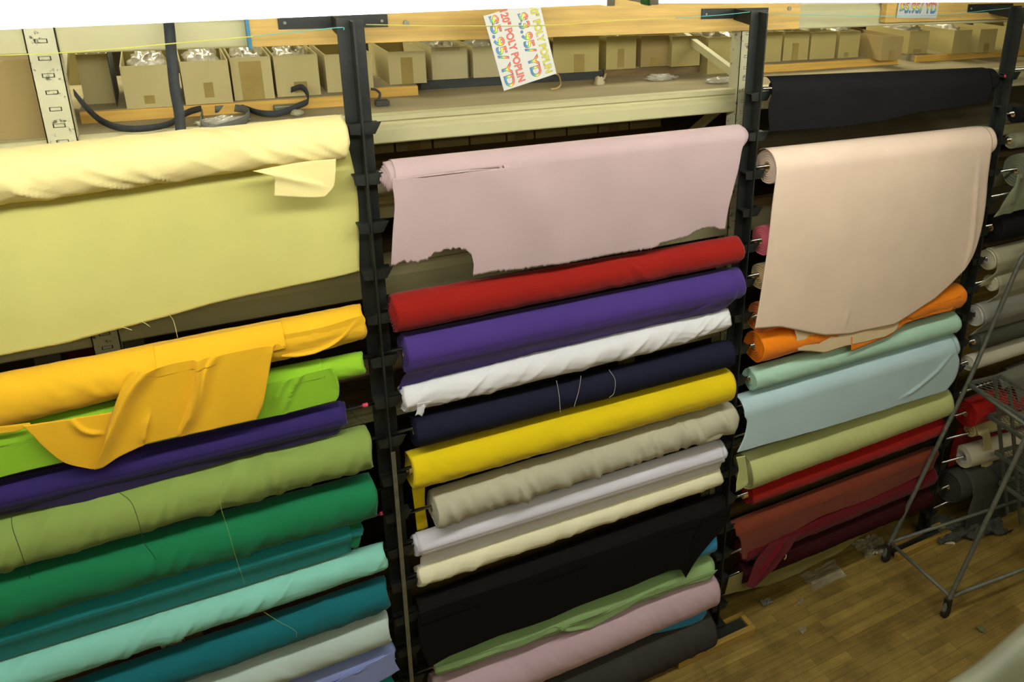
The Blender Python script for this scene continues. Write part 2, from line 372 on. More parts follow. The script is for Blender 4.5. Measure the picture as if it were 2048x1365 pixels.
# ================================================================== FABRIC ROLLS
ROLLS = {}
def roll(key, label, col, bay, k, L=None, Rr=None, dL=60, dR=None, seed=0, wr=.0025, tw=1.2, tube=None, tubem=None, prot=.0, spiral=.004, bulge=0, gloss=.85, seam=2.0, cone=.006, nc=26, ca=None, cc=.06, cx=None, short=0):
    """bay n lies between posts n-1 and n; L / Rr: pixel centres of the two ends, dL / dR: their pixel heights"""
    x0, x1 = PX[bay - 1], PX[bay]
    pl = at(*L, Y=0) if L else None; pr = at(*Rr, Y=0) if Rr else None
    if pl is None:
        z = pr.z; pl = Vector((x0 + .05, 0, z if abs(pr.z - hz(k)) < .1 else hz(k)))
    if pr is None: pr = Vector((x1 - .05, 0, pl.z))
    pr.x -= short
    if pl.x < -1.1 or (bay == 1):
        t = (-1.60 - pr.x) / (pl.x - pr.x); pl = pr.lerp(pl, t) if t > 0 else pl
    def rad(p, d): return d / 2 * depth(p) / FPX
    if bay == 1 and dL and L:
        a = at(*L, Y=0); rl = rad(a, dL)
    else: rl = rad(pl, dL)
    rr = rad(pr, dR) if dR else rl
    if bay == 1 and not L: rl = rr
    fm = fabric(key, col, gloss)
    f = thing('fabric_roll', label, 'fabric roll', (pl + pr) / 2)
    rt = tube or .014
    nx, nt = 150, 60
    V = []; F = []
    rnd = random.Random(seed * 7 + 1); ca_ = wr * .9 if ca is None else ca
    lo, hi = cx if cx else (pl.x, pr.x)
    cre = [(rnd.uniform(lo, hi), cc * rnd.uniform(.6, 1.4), ca_ * rnd.uniform(.3, 1.2), rnd.uniform(.012, .03), rnd.uniform(-1.0, .9), rnd.uniform(.5, 1.3)) for _ in range(nc)]
    def crease(x, th):
        t = (th + PI / 2) % (2 * PI) - PI / 2; v = 0
        for (xi, c, a, w, t0, tw_) in cre:
            q = x - xi + t * c
            if abs(q) > .08: continue
            v += a * math.exp(-(q / (w * .35 if q > 0 else w)) ** 2) * math.exp(-((t - t0) / tw_) ** 2)
        return v
    def disp(x, th):
        a = x * 9 + th * tw
        n1 = noise.noise(Vector((a, th * .35 + seed, seed * 1.7)))
        n2 = noise.noise(Vector((x * 24 + th * tw * 2.2, th * .8 + seed, 3.1 + seed)))
        n3 = noise.noise(Vector((x * 2.2, seed + math.cos(th), math.sin(th))))
        under = .45 + .55 * max(0, math.sin(th - PI) * .7 + .3)   # folds gather on the lower front
        return crease(x, th) + wr * (1.2 * n1 * under + .7 * n2 * under + 1.0 * n3) + .0012 * (((th - seam) % (2 * PI)) / (2 * PI))
    fr = [i / 24 for i in range(24)]
    rings = []
    for s in fr: rings.append(('L', s))
    for i in range(nx + 1): rings.append(('B', i / nx))
    for s in reversed(fr): rings.append(('R', s))
    # stations
    for kind, s in rings:
        for j in range(nt):
            th = 2 * PI * j / nt
            if kind == 'B':
                # dense near both ends for the layered edge
                x = pl.x + (pr.x - pl.x) * s; base = rl + (rr - rl) * s
                e = min(s, 1 - s) * (pr.x - pl.x)
                rad_ = base + disp(x, th) + bulge * math.sin(PI * s)
                rad_ -= .003 * math.exp(-e / .006) - (.0016 * math.sin(e * 320 + th) * math.exp(-e / .03))
                x += (.004 * math.sin(3 * th + seed) + .003 * noise.noise(Vector((th * 2, seed, 7)))) * math.exp(-e / .02)
                zc = pl.z + (pr.z - pl.z) * s
            else:
                end = pl if kind == 'L' else pr; base = rl if kind == 'L' else rr; sg = 1 if kind == 'L' else -1
                rad_ = rt + (base + disp(end.x, th) - .003 - rt) * s
                lay = s * 5 + th / (2 * PI)
                x = end.x + sg * (.003 + spiral * (math.sin(lay * 2 * PI) * .5 + .5) * smoothstep((1 - s) * 8) - cone * (1 - s)) + (.004 * math.sin(3 * th + seed)) * s
                zc = end.z
            # Y axis: th=0 is the front (towards -Y), th=pi/2 is up
            V.append((x, -math.cos(th) * rad_, zc + math.sin(th) * rad_))
    nr = len(rings)
    for i in range(nr - 1):
        for j in range(nt):
            j2 = (j + 1) % nt; F.append((i * nt + j, i * nt + j2, (i + 1) * nt + j2, (i + 1) * nt + j))
    o = mesh_obj('fabric_wrap', V, F, fm, f, True); fix_normals(o)
    # cardboard tube
    t = []; n = 20
    for (x, r) in ((pl.x - prot, rt - .003), (pl.x - prot, rt), (pr.x + prot * .6, rt), (pr.x + prot * .6, rt - .003)):
        zc = pl.z if x < (pl.x + pr.x) / 2 else pr.z
        t.append([(x, -math.cos(2 * PI * j / n) * r, zc + math.sin(2 * PI * j / n) * r) for j in range(n)])
    vv = sum(t, []); ff = []
    for i in range(4):
        for j in range(n):
            i2 = (i + 1) % 4; ff.append((i * n + j, i * n + (j + 1) % n, i2 * n + (j + 1) % n, i2 * n + j))
    fix_normals(mesh_obj('cardboard_tube', vv, ff, tubem or M_TUBE, f, True))
    ROLLS[key] = dict(f=f, pl=pl, pr=pr, rl=rl, rr=rr, m=fm, bay=bay, k=k, rt=rt, label=label)
    return f
def rod(bay, k, label, r=.0075, tape=None, dz=0, xa=.012, xb=.012):
    z = hz(k) - .002 + r + dz; za = zb_ = z
    for R in ROLLS.values():
        if (R['bay'], R['k']) == (bay, k):
            if abs(R['pl'].z - z) > .03: za = R['pl'].z + (.012 if z > R['pl'].z else -.004)
            if abs(R['pr'].z - z) > .03: zb_ = R['pr'].z + (.012 if z > R['pr'].z else -.004)
    a = Vector((PX[bay - 1] + xa, 0, za)); b = Vector((PX[bay] - xb, 0, zb_))
    f = thing('hanger_rod', label, 'rod', (a + b) / 2)
    MB().tube([a, b], r, 14).build('rod_bar', M_CHROME, f, True)
    for (x, w) in (tape or []):
        q = lambda X_: a.lerp(b, (X_ - a.x) / (b.x - a.x)); MB().tube([q(x - w / 2), q(x + w / 2)], r + .0008, 14).build('pink_tape_band', M_PINK, f, True)
    return f

def rr_at(R, x):
    t = (x - R['pl'].x) / (R['pr'].x - R['pl'].x); return R['rl'] + (R['rr'] - R['rl']) * t, R['pl'].z + (R['pr'].z - R['pl'].z) * t
def sheet(key, left, right, bottom, mode='front', Yb=None, wrap=1.9, name='hanging_fabric', off=.002, ridges=(), ripple=.004, rag=0, nu=110, nv=60, seed=0, m=None, top=None, Yoff=0, curve=True, rfx=5, drape_len=None, label=None):
    """a length of cloth hanging from roll `key`; left/right/bottom are pixel outlines, taken on the hanging plane"""
    R = ROLLS[key]; m = m or R['m']
    if top is None and mode == 'front': off = max(off, .009)
    rmid, _ = rr_at(R, (R['pl'].x + R['pr'].x) / 2)
    Yt = (-rmid - off + Yoff) if mode == 'front' else (rmid * .35 + Yoff)
    Yb_ = Yt if Yb is None else Yb
    def onplane(q, v):
        # hanging plane, following the taper of the roll from one end to the other
        Yl = Yt
        for _ in range(3):
            Y = Yl + ((Yl if Yb is None else Yb) - Yl) * smoothstep(v); p_ = at(q[0], q[1], Y=Y)
            if mode == 'front' and top is None: Yl = -rr_at(R, max(R['pl'].x, min(R['pr'].x, p_.x)))[0] - off + Yoff
        return p_
    def up(pts, v0, v1):
        out = []
        for i, q in enumerate(pts):
            v = v0 + (v1 - v0) * i / max(1, len(pts) - 1); out.append(onplane(q, v))
        return out
    Lp = up(left, 0, 1); Rp = up(right, 0, 1); Bp = [onplane(q, 1) for q in bottom]
    # bottom given left to right; its ends close the sides
    def top_pt(x):
        r, zc = rr_at(R, x)
        if mode == 'front': return Vector((x, -r - off + Yoff, zc))
        return Vector((x, r * .35 + Yoff, zc - r * .8))
    if top is not None:
        Tp = [at(q[0], q[1], Y=Yt) for q in top]; T = spline(Tp, nu + 1) if curve else poly_at(Tp, nu + 1)
        Lp[0] = T[0]; Rp[0] = T[-1]
    else:
        xl, xr = Lp[0].x, Rp[0].x; T = [top_pt(xl + (xr - xl) * i / nu) for i in range(nu + 1)]
        Lp[0] = T[0]; Rp[0] = T[-1]
    Lp[-1] = Bp[0]; Rp[-1] = Bp[-1]
    Lc = poly_at(spline(Lp, 200), nv + 1); Rc = poly_at(spline(Rp, 200), nv + 1)
    Bc = poly_at(Bp, nu + 1)
    rid = []
    for (pts, amp, wid, side) in ridges:
        q = [at(a, b, Y=Yt) for a, b in pts]; rid.append((spline(q, 14), amp, wid, side))
    V = []; nw = 10 if (mode == 'front' and top is None and wrap) else 0
    for w in range(nw):
        th = wrap * (1 - w / nw)
        for i in range(nu + 1):
            x = T[i].x; r, zc = rr_at(R, x); ro = r + .006 + (off - .006 - Yoff) * (w / nw) ** 3; V.append(Vector((x, -math.cos(th) * ro, zc + math.sin(th) * ro)))
    for j in range(nv + 1):
        v = j / nv
        for i in range(nu + 1):
            u = i / nu
            P = T[i] * (1 - v) + Bc[i] * v + Lc[j] * (1 - u) + Rc[j] * u - (T[0] * (1 - u) * (1 - v) + T[-1] * u * (1 - v) + Bc[0] * (1 - u) * v + Bc[-1] * u * v)
            P = Vector(P)
            e = smoothstep(v * 3)
            P.y += ripple * e * (noise.noise(Vector((P.x * rfx + P.z * 1.2, P.z * .9 + seed, seed))) + .4 * noise.noise(Vector((P.x * rfx * 2.5 + P.z, P.z * 2 + seed, seed + 5))))
            for (q, amp, wid, side) in rid:
                best = 9; sg = 0
                for a in range(len(q) - 1):
                    A = q[a]; B = q[a + 1]; dx = B.x - A.x; dz = B.z - A.z; L2 = dx * dx + dz * dz + 1e-9
                    t = max(0, min(1, ((P.x - A.x) * dx + (P.z - A.z) * dz) / L2)); ex = P.x - A.x - dx * t; ez = P.z - A.z - dz * t
                    d = math.hypot(ex, ez)
                    if d < best: best = d; sg = dx * ez - dz * ex; tt = (a + t) / (len(q) - 1)
                wd = wid * (.35 if (sg > 0) == (side > 0) else 1.4)
                P.y -= amp * math.exp(-(best / wd) ** 2) * min(1, .25 + 3 * min(tt, 1 - tt) + (.75 if side == 0 else 0))
            if mode == 'front' and Yoff == 0 and off > 0:
                # the cloth stays outside its own roll
                r_, zc_ = rr_at(R, P.x); q_ = (r_ + .0075) ** 2 - (P.z - zc_) ** 2
                if q_ > 0: P.y = min(P.y, -math.sqrt(q_))
            if rag and v > .9:
                P.z += rag * (noise.noise(Vector((P.x * 90, seed, 0))) + noise.noise(Vector((P.x * 260, seed, 4)))) * (v - .9) * 10
            V.append(P)
    F = []; n = nu + 1
    for j in range(nv + nw):
        for i in range(nu): F.append((j * n + i, j * n + i + 1, (j + 1) * n + i + 1, (j + 1) * n + i))
    o = mesh_obj(name, V, F, m, R['f'], True)
    md = o.modifiers.new('thickness', 'SOLIDIFY'); md.thickness = .0012; md.offset = 0
    if label: o['label'] = label
    return o

# ---------------------------------------------------------------- bay 1 (left)
roll('pale_yellow', 'thick wrinkled pale yellow fabric roll at the top of the left column', (244, 230, 160), 1, 0, (0, 354), (689, 272), 112, 86, seed=1, wr=.0035, tw=-1.6, spiral=.006, nc=60, ca=.006, cc=.10, cx=(-1.5, -.12))
sheet('pale_yellow', [(-560, 400), (-560, 900)], [(700, 318), (712, 360), (718, 420), (719, 480), (719, 543)],
      [(-560, 870), (-300, 785), (0, 712), (130, 686), (240, 658), (340, 633), (420, 610), (500, 591), (600, 569), (640, 561), (719, 543)], mode='back', ripple=.010, rag=.002, rfx=2.5, nu=150,
      m=fabric('lemon_yellow', (216, 212, 128)), label='smooth lemon yellow cloth hanging below the roll')
sheet('pale_yellow', [(505, 342), (545, 352), (549, 372), (548, 392)], [(672, 318), (671, 350), (667, 374), (650, 394)], [(548, 392), (600, 395), (630, 396), (650, 394)],
      top=[(505, 342), (600, 325), (672, 318)], wrap=0, ridges=[([(510, 342), (560, 350), (640, 368)], .012, .012, 1)], ripple=.004, nu=50, nv=30, name='loose_corner', seed=4)
roll('golden', 'golden yellow fabric roll with a big loose folded swag in the left column', (252, 196, 42), 1, 4, (0, 800), (724, 644), 112, 72, seed=2, wr=.004, tw=1.0)
sheet('golden', [(305, 700), (262, 745), (234, 800), (214, 860), (200, 905), (184, 939)], [(566, 650), (551, 690), (536, 745), (524, 810), (512, 839)],
      [(184, 939), (206, 934), (234, 917), (289, 890), (357, 873), (430, 858), (512, 839)], off=.006, wrap=1.5, ripple=.008,
      ridges=[([(330, 700), (262, 770), (222, 850), (190, 930)], .030, .020, -1), ([(392, 690), (393, 760), (380, 820), (360, 868)], .026, .016, -1), ([(552, 660), (540, 720), (528, 790), (515, 836)], .018, .012, 1),
              ([(300, 828), (292, 860), (288, 888)], .016, .010, 1), ([(440, 700), (412, 740), (402, 800)], .010, .014, -1)], nu=130, nv=90, seed=3, name='draped_swag')
sheet('golden', [(45, 850), (66, 872), (92, 898), (130, 926), (184, 939)], [(244, 826), (236, 850), (222, 880), (208, 908), (192, 936)], [(184, 939), (186, 939.5), (192, 936)],
      top=[(45, 852), (140, 838), (244, 822)], wrap=0, off=.004, ridges=[([(142, 838), (170, 860), (205, 866)], .012, .010, 1)], ripple=.003, nu=60, nv=40, seed=6, name='swag_underside')
sheet('golden', [(-120, 862), (-60, 880)], [(60, 846), (62, 850)], [(-60, 880), (0, 868), (30, 864), (62, 852)], top=[(-120, 850), (-20, 854), (60, 846)], wrap=0, off=-.01, nu=40, nv=10, name='loose_edge')
sheet('golden', [(572, 680), (566, 700), (562, 713)], [(726, 622), (731, 640), (729, 652)], [(562, 714), (590, 714), (630, 706), (662, 692), (695, 670), (729, 652)],
      top=[(572, 668), (640, 655), (726, 630)], wrap=0, off=-.012, ripple=.002, ridges=[([(550, 714), (620, 706), (670, 684), (715, 640)], .008, .010, 1)], nu=60, nv=24, seed=8, name='loose_edge')
roll('lime', 'thin lime green fabric roll half hidden by the golden swag', (150, 205, 50), 1, 5, None, (725, 726), 44, 46, seed=3, wr=.003)
sheet('lime', [(-600, 860), (-600, 1080)], [(644, 712), (664, 735), (676, 762), (678, 788), (672, 802)], [(-600, 1110), (-300, 1020), (0, 954), (60, 940), (125, 925), (300, 888), (520, 838), (600, 820), (672, 802)],
      Yb=-.05, off=.004, ripple=.008, ridges=[([(592, 730), (560, 770), (545, 812)], .014, .014, -1), ([(612, 735), (580, 790), (568, 830)], .012, .010, 1), ([(644, 714), (664, 740), (676, 770)], .006, .01, 0)], nu=170, seed=5)
roll('dark_purple', 'long thin dark purple fabric roll under the lime green one', (54, 40, 104), 1, 6, None, (690, 826), 46, 46, seed=4, wr=.0012, tube=.016, prot=.004)
sheet('dark_purple', [(-600, 1010), (-600, 1190)], [(690, 835), (688, 850), (676, 868)], [(-600, 1190), (-300, 1108), (0, 1030), (172, 1003), (363, 950), (484, 914), (578, 895), (676, 868)], Yb=-.02, ripple=.003, nu=120)
roll('sage', 'sage green fabric roll with long dark loose threads', (140, 164, 84), 1, 7, (0, 1086), (737, 892), 112, 86, seed=5, wr=.003, tw=1.6, nc=60, ca=.007, cc=-.035)
roll('emerald', 'emerald green fabric roll directly under the sage one', (28, 124, 80), 1, 8, (0, 1194), (746, 988), 112, 88, seed=6, wr=.003, tw=1.6, nc=50, ca=.006, cc=-.05)
sheet('emerald', [(700, 1040), (702, 1090)], [(720, 1040), (722, 1075), (716, 1096)], [(702, 1096), (710, 1100), (716, 1098)], mode='front', top=[(700, 1035), (722, 1030)], wrap=0, Yoff=.06, nu=12, nv=12, name='loose_tail')
roll('teal', 'slim teal fabric roll with a smooth cloth hanging flat below it', (38, 146, 148), 1, 9, (0, 1266), (722, 1053), 46, 36, seed=7, wr=.001, tube=.014, prot=.003)
sheet('teal', [(-500, 1380), (-500, 1470)], [(703, 1062), (702, 1085), (703, 1104)], [(-500, 1470), (0, 1322), (250, 1245), (500, 1168), (703, 1104)], Yb=-.01, ripple=.002, nu=120)
roll('aqua', 'pale aqua fabric roll creased along its lower side', (146, 220, 204), 1, 10, (0, 1356), (768, 1111), 78, 54, seed=8, wr=.0028, tw=1.8, nc=50, ca=.006, cc=-.05)
roll('deep_teal', 'deep teal fabric roll just below the pale aqua one', (24, 108, 118), 1, 11, None, (772, 1184), 62, 64, seed=9, wr=.0028, tw=1.8, nc=60, ca=.0045, cc=-.04)
roll('ice', 'pale ice blue fabric roll near the bottom of the left column', (194, 214, 208), 1, 12, None, (774, 1250), 62, 68, seed=10, wr=.003, tw=1.5)
roll('periwinkle', 'periwinkle blue fabric roll with crumpled cloth at the bottom left', (146, 160, 218), 1, 13, None, (787, 1301), 36, 38, seed=11, wr=.002)
sheet('periwinkle', [(480, 1400), (470, 1480)], [(768, 1290), (782, 1305), (792, 1328), (800, 1342)], [(470, 1480), (600, 1440), (680, 1400), (740, 1372), (800, 1342)], off=.008, ripple=.02, rfx=7,
      ridges=[([(640, 1340), (700, 1322), (760, 1300)], .014, .012, 1), ([(560, 1365), (640, 1350), (720, 1340)], .014, .014, -1)], nu=80, nv=40, seed=2, name='crumpled_cloth')
roll('sea_green', 'teal green fabric roll cut off by the bottom edge, beside the grey strip', (20, 140, 130), 1, 14, None, (787, 1372), 44, 46, seed=12, wr=.002)

# ---------------------------------------------------------------- bay 2 (middle)
roll('mauve', 'slim dusty pink roll with a wide torn cloth hanging, top of the middle column', (196, 172, 174), 2, 1, (770, 354), (1484, 272), 60, 42, seed=13, wr=.0015, spiral=.010, tube=.010, prot=.0, cone=.03)
sheet('mauve', [(790, 330), (784, 360), (789, 410), (785, 470), (782, 532)], [(1492, 275), (1484, 300), (1478, 335), (1466, 380), (1456, 420), (1450, 458)],
      [(782, 532), (796, 528), (806, 521), (813, 526), (822, 523), (835, 524), (848, 520), (862, 514), (868, 505), (880, 506), (888, 500), (905, 499), (920, 497), (934, 502), (944, 512), (948, 530), (946, 552),
       (990, 544), (1040, 540), (1080, 533), (1130, 527), (1200, 514), (1250, 506), (1310, 496), (1322, 487), (1345, 482), (1375, 474), (1392, 462), (1410, 456), (1430, 455), (1440, 460), (1450, 458)],
      off=.003, ripple=.012, rfx=3, rag=.007, nu=420, nv=44, seed=7, wrap=2.2, curve=False)
roll('red', 'bright red fabric roll below the torn dusty pink cloth', (152, 28, 20), 2, 4, (783, 628), (1474, 498), 78, 54, seed=14, wr=.002, tw=.8, spiral=.015, tube=.012, cone=.018, ca=.003)
roll('violet', 'violet purple fabric roll hanging directly under the red one', (74, 54, 130), 2, 5, (806, 708), (1474, 566), 78, 64, seed=15, wr=.0022, tw=1.0)
sheet('violet', [(818, 725), (812, 745), (803, 765), (797, 782)], [(1478, 585), (1466, 604), (1448, 618), (1425, 628)], [(797, 782), (900, 752), (1100, 706), (1300, 655), (1425, 628)], Yb=.0, ripple=.008, off=.0015,
      ridges=[([(900, 715), (880, 745), (860, 775)], .006, .012, 1), ([(1440, 600), (1400, 625), (1370, 645)], .008, .012, -1)], seed=6)
roll('white', 'white fabric roll with twisted creases and a dangling corner', (238, 239, 243), 2, 6, (803, 797), (1452, 637), 52, 42, seed=16, wr=.004, tw=2.4, spiral=.004, tube=.022, bulge=.016, nc=46, ca=.006, cc=-.07)
sheet('white', [(832, 800), (834, 820), (830, 832)], [(862, 806), (850, 816), (844, 832)], [(830, 832), (836, 829), (844, 833)], top=[(832, 806), (848, 804), (862, 802)], wrap=0, nu=20, nv=16, name='dangling_corner', ridges=[([(848, 806), (846, 830)], .006, .006, 1)])
roll('navy', 'dark navy fabric roll under the white one with three white threads', (29, 32, 50), 2, 7, (826, 864), (1458, 706), 64, 54, seed=17, wr=.0022)
roll('yellow', 'bright lemon yellow fabric roll in the middle column', (236, 208, 22), 2, 8, (818, 942), (1454, 768), 78, 68, seed=18, wr=.0030, tw=1.6, spiral=.014, cone=-.006)
sheet('yellow', [(826, 970), (828, 1010), (834, 1062)], [(846, 975), (850, 1010), (856, 1055)], [(834, 1062), (845, 1060), (856, 1055)], top=[(822, 965), (850, 968)], wrap=0, Yoff=.115, nu=14, nv=24, name='loose_tail')
roll('taupe', 'warm grey fabric roll with close ripples under the lemon yellow one', (192, 190, 166), 2, 9, (864, 1017), (1460, 832), 74, 62, seed=19, wr=.003, tw=1.4, nc=90, ca=.009, cc=.03)
sheet('taupe', [(1400, 880), (1395, 890)], [(1466, 850), (1448, 868), (1438, 878)], [(1395, 892), (1415, 886), (1438, 878)], top=[(1395, 872), (1470, 852)], wrap=0, nu=20, nv=10, off=-.008, name='loose_edge')
roll('lavender', 'slim lavender white fabric roll with its cloth tucked behind the cream one', (230, 230, 244), 2, 10, (827, 1092), (1443, 900), 44, 42, seed=20, wr=.0015, tube=.014, prot=.006)
sheet('lavender', [(840, 1095), (841, 1110), (840, 1132)], [(1449, 905), (1445, 920), (1438, 938)], [(840, 1138), (1000, 1090), (1200, 1022), (1438, 942)], Yb=.0, ripple=.003, off=.0015)
roll('cream', 'slim cream fabric roll between the lavender cloth and the big black cloth', (244, 240, 206), 2, 11, (834, 1153), (1437, 952), 42, 36, seed=21, wr=.002, tw=1.8, tube=.012, nc=60, ca=.003, cc=-.03)
roll('black', 'black fabric roll with a broad black cloth hanging low in the middle column', (22, 21, 20), 2, 12, (852, 1222), (1444, 1012), 62, 52, seed=22, wr=.002)
sheet('black', [(838, 1180), (836, 1230), (840, 1290), (858, 1336)], [(1462, 960), (1464, 1010), (1452, 1050), (1430, 1075), (1396, 1110)],
      [(858, 1336), (900, 1312), (1000, 1272), (1100, 1240), (1200, 1196), (1300, 1156), (1340, 1142), (1362, 1140), (1372, 1158), (1384, 1132), (1396, 1108)], off=.004, ripple=.012, rfx=3, nu=160, nv=70, seed=9, wrap=2.0,
      ridges=[([(1400, 1040), (1378, 1090), (1372, 1150)], .012, .016, 1)])
roll('sky_blue', 'bright sky blue fabric roll peeping out beside the black cloth', (60, 150, 205), 2, 13, (870, 1285), (1422, 1078), 30, 50, seed=23, wr=.002)
sheet('sky_blue', [(1200, 1290), (1300, 1266)], [(1400, 1190), (1414, 1226)], [(1300, 1270), (1340, 1262), (1380, 1252), (1404, 1242), (1414, 1226)], top=[(1200, 1270), (1290, 1240), (1400, 1185)], Yoff=-.022, wrap=0, ripple=.002, seed=4, nu=40, nv=14, label='bright blue hem showing under the lilac roll')
roll('mint_green', 'thin soft green fabric roll with a rumpled edge above the mauve pink one', (150, 184, 126), 2, 14, (868, 1332), (1418, 1130), 40, 44, seed=24, wr=.004, tube=.014, prot=.004)
sheet('mint_green', [(870, 1322), (868, 1335), (870, 1345)], [(1432, 1120), (1436, 1140), (1420, 1160)], [(870, 1347), (940, 1330), (1020, 1300), (1108, 1266), (1180, 1262), (1240, 1226), (1305, 1184), (1380, 1170), (1420, 1160)], off=.010, ripple=.010,
      ridges=[([(1180, 1258), (1130, 1262), (1105, 1240)], .010, .008, 1), ([(1300, 1190), (1310, 1165), (1330, 1150)], .008, .01, 1)], seed=5, nv=30)
roll('lilac', 'wide lilac pink fabric roll near the floor in the middle column', (200, 172, 184), 2, 15, (868, 1400), (1420, 1172), 100, 76, seed=25, wr=.0035, tw=1.2)
roll('charcoal', 'large charcoal fabric roll lowest in the middle column, just above the floor', (62, 60, 58), 2, 16, (880, 1475), (1408, 1247), 120, 96, seed=26, wr=.004, tw=.8)

# ---------------------------------------------------------------- bay 3 (right)
roll('soot_black', 'black fabric roll with its cloth hanging at the top of the right column', (24, 24, 26), 3, 0, (1552, 178), (1980, 160), 46, 46, seed=27, wr=.003, tube=.016)
sheet('soot_black', [(1545, 185), (1538, 215), (1540, 262)], [(1984, 168), (1982, 185), (1976, 203)], [(1540, 264), (1620, 258), (1700, 252), (1760, 243), (1850, 222), (1920, 214), (1976, 203)], off=.003, ripple=.010, rfx=6, rag=.003, seed=10, wrap=2.0,
      ridges=[([(1640, 190), (1655, 250)], .004, .008, 0), ([(1835, 180), (1828, 222)], .004, .008, 0)])
roll('peach', 'peach pink roll with its long cloth hanging wide in the right column', (238, 214, 192), 3, 2, (1534, 334), (1972, 281), 70, 56, seed=28, wr=.001, tube=.022, spiral=.005)
sheet('peach', [(1553, 345), (1546, 400), (1535, 500), (1522, 580), (1508, 657)], [(1983, 300), (1978, 350), (1974, 400), (1966, 450), (1950, 500), (1928, 540)],
      [(1508, 657), (1560, 654), (1600, 662), (1650, 671), (1700, 669), (1760, 656), (1790, 649), (1830, 624), (1870, 598), (1905, 566), (1928, 540)],
      off=.004, ripple=.010, rfx=3, nu=120, nv=80, seed=11, wrap=2.3, ridges=[([(1958, 320), (1950, 400), (1942, 480), (1930, 530)], .012, .02, -1), ([(1700, 620), (1690, 650)], .008, .012, 1)], m=None)
sheet('peach', [(1578, 640), (1590, 665), (1596, 702)], [(1800, 640), (1796, 655), (1788, 668)], [(1596, 702), (1620, 703), (1650, 706), (1690, 692), (1730, 684), (1770, 674), (1788, 664)], top=[(1578, 640), (1680, 640), (1800, 630)], wrap=0, Yoff=.0, off=-.001, ripple=.004, nu=60, nv=26,
      name='underside_fold', m=fabric('peach_back', (236, 212, 170)), label='paler cream reverse side of the peach cloth')
roll('rose', 'rose pink fabric roll whose end shows left of the peach cloth', (226, 110, 126), 3, 4, (1521, 482), None, 60, 48, short=.4, seed=29, wr=.001, tube=.016, prot=0, spiral=.003)
roll('beige', 'beige fabric roll whose end shows below the rose pink one', (205, 182, 134), 3, 5, (1516, 554), None, 52, 42, short=.4, seed=30, wr=.001, tube=.014, prot=0)
roll('apricot', 'dull orange folded fabric roll just above the bright orange one', (226, 128, 60), 3, 6, (1512, 636), None, 62, 50, short=.4, seed=31, wr=.006, tube=.016, prot=0)
roll('orange', 'bright orange fabric roll under the hem of the peach cloth', (250, 140, 22), 3, 7, (1507, 694), (1914, 590), 66, 50, seed=32, wr=.0035, tw=1.2, spiral=.014)
sheet('orange', [(1700, 690), (1700, 700)], [(1922, 592), (1912, 612), (1905, 625)], [(1700, 702), (1780, 672), (1810, 648), (1860, 632), (1905, 622)], top=[(1700, 660), (1922, 592)], wrap=0, off=-.004, ripple=.008, nu=40, nv=16, name='loose_edge')
roll('mint', 'pale mint green fabric roll below the bright orange one', (178, 220, 198), 3, 8, (1498, 759), (1906, 644), 46, 44, seed=33, wr=.0025, tube=.015, prot=.002)
roll('light_blue', 'light blue roll with its cloth hanging over the front, in the right column', (188, 216, 224), 3, 9, (1494, 812), (1902, 690), 52, 48, seed=34, wr=.0025)
sheet('light_blue', [(1492, 800), (1494, 845), (1488, 875), (1474, 902)], [(1916, 692), (1919, 725), (1912, 755), (1893, 782)], [(1474, 906), (1560, 882), (1700, 842), (1820, 804), (1893, 782)], Yb=-.085, off=.004, ripple=.005, seed=12, wrap=2.0,
      ridges=[([(1908, 700), (1870, 742), (1830, 775), (1800, 795)], .010, .014, -1)])
roll('pistachio', 'fat pale pistachio green fabric roll under the light blue cloth', (194, 202, 134), 3, 11, (1486, 944), (1886, 802), 72, 60, seed=35, wr=.0015, tw=.6, tube=.024, prot=0)
sheet('pistachio', [(1472, 918), (1477, 940), (1473, 960), (1470, 984)], [(1490, 925), (1496, 960), (1490, 975)], [(1470, 984), (1478, 980), (1490, 972)], top=[(1472, 915), (1490, 912)], wrap=0, nu=10, nv=20, name='loose_tail', off=.003)
roll('scarlet', 'deep scarlet fabric roll with a tan tube end, under the pistachio one', (158, 26, 20), 3, 12, (1494, 990), (1876, 850), 42, 40, seed=36, wr=.002, prot=.03)
roll('rust', 'rust brown cloth laid over a rod under the scarlet roll', (124, 58, 38), 3, 13, (1484, 1052), (1868, 905), 30, 26, seed=37, wr=.001, tube=.012, prot=.001)
sheet('rust', [(1474, 1050), (1480, 1080), (1484, 1116)], [(1872, 900), (1874, 915), (1866, 936)], [(1484, 1118), (1512, 1120), (1540, 1092), (1590, 1062), (1640, 1034), (1720, 1006), (1800, 972), (1866, 938)], off=.003, ripple=.006, seed=13, wrap=2.2,
      ridges=[([(1644, 968), (1650, 1000), (1642, 1034)], .008, .008, 1)])
roll('crimson', 'crimson fabric roll with a folded corner held by a pale rubber band', (98, 18, 26), 3, 14, (1482, 1102), (1858, 948), 44, 44, seed=38, wr=.003, prot=.004)
sheet('crimson', [(1540, 1092), (1512, 1120), (1500, 1150), (1492, 1172)], [(1600, 1070), (1580, 1100), (1566, 1112)], [(1492, 1174), (1508, 1176), (1530, 1156), (1552, 1134), (1566, 1112)], top=[(1540, 1088), (1600, 1066)], wrap=0, off=.03, ripple=.008, nu=40, nv=30, name='folded_corner',
      ridges=[([(1570, 1080), (1540, 1120), (1510, 1165)], .016, .012, 1)], m=fabric('crimson_face', (108, 20, 32)))
p = at(1569, 1112, Y=-.075)
MB().tube(spline([p + Vector((-.012, 0, .022)), p + Vector((.002, -.006, .012)), p + Vector((.004, -.008, -.006)), p + Vector((-.004, -.004, -.022))], 12), .004, 8).build('rubber_band', mat('pale_rubber', (214, 200, 150), .6), ROLLS['crimson']['f'], True)
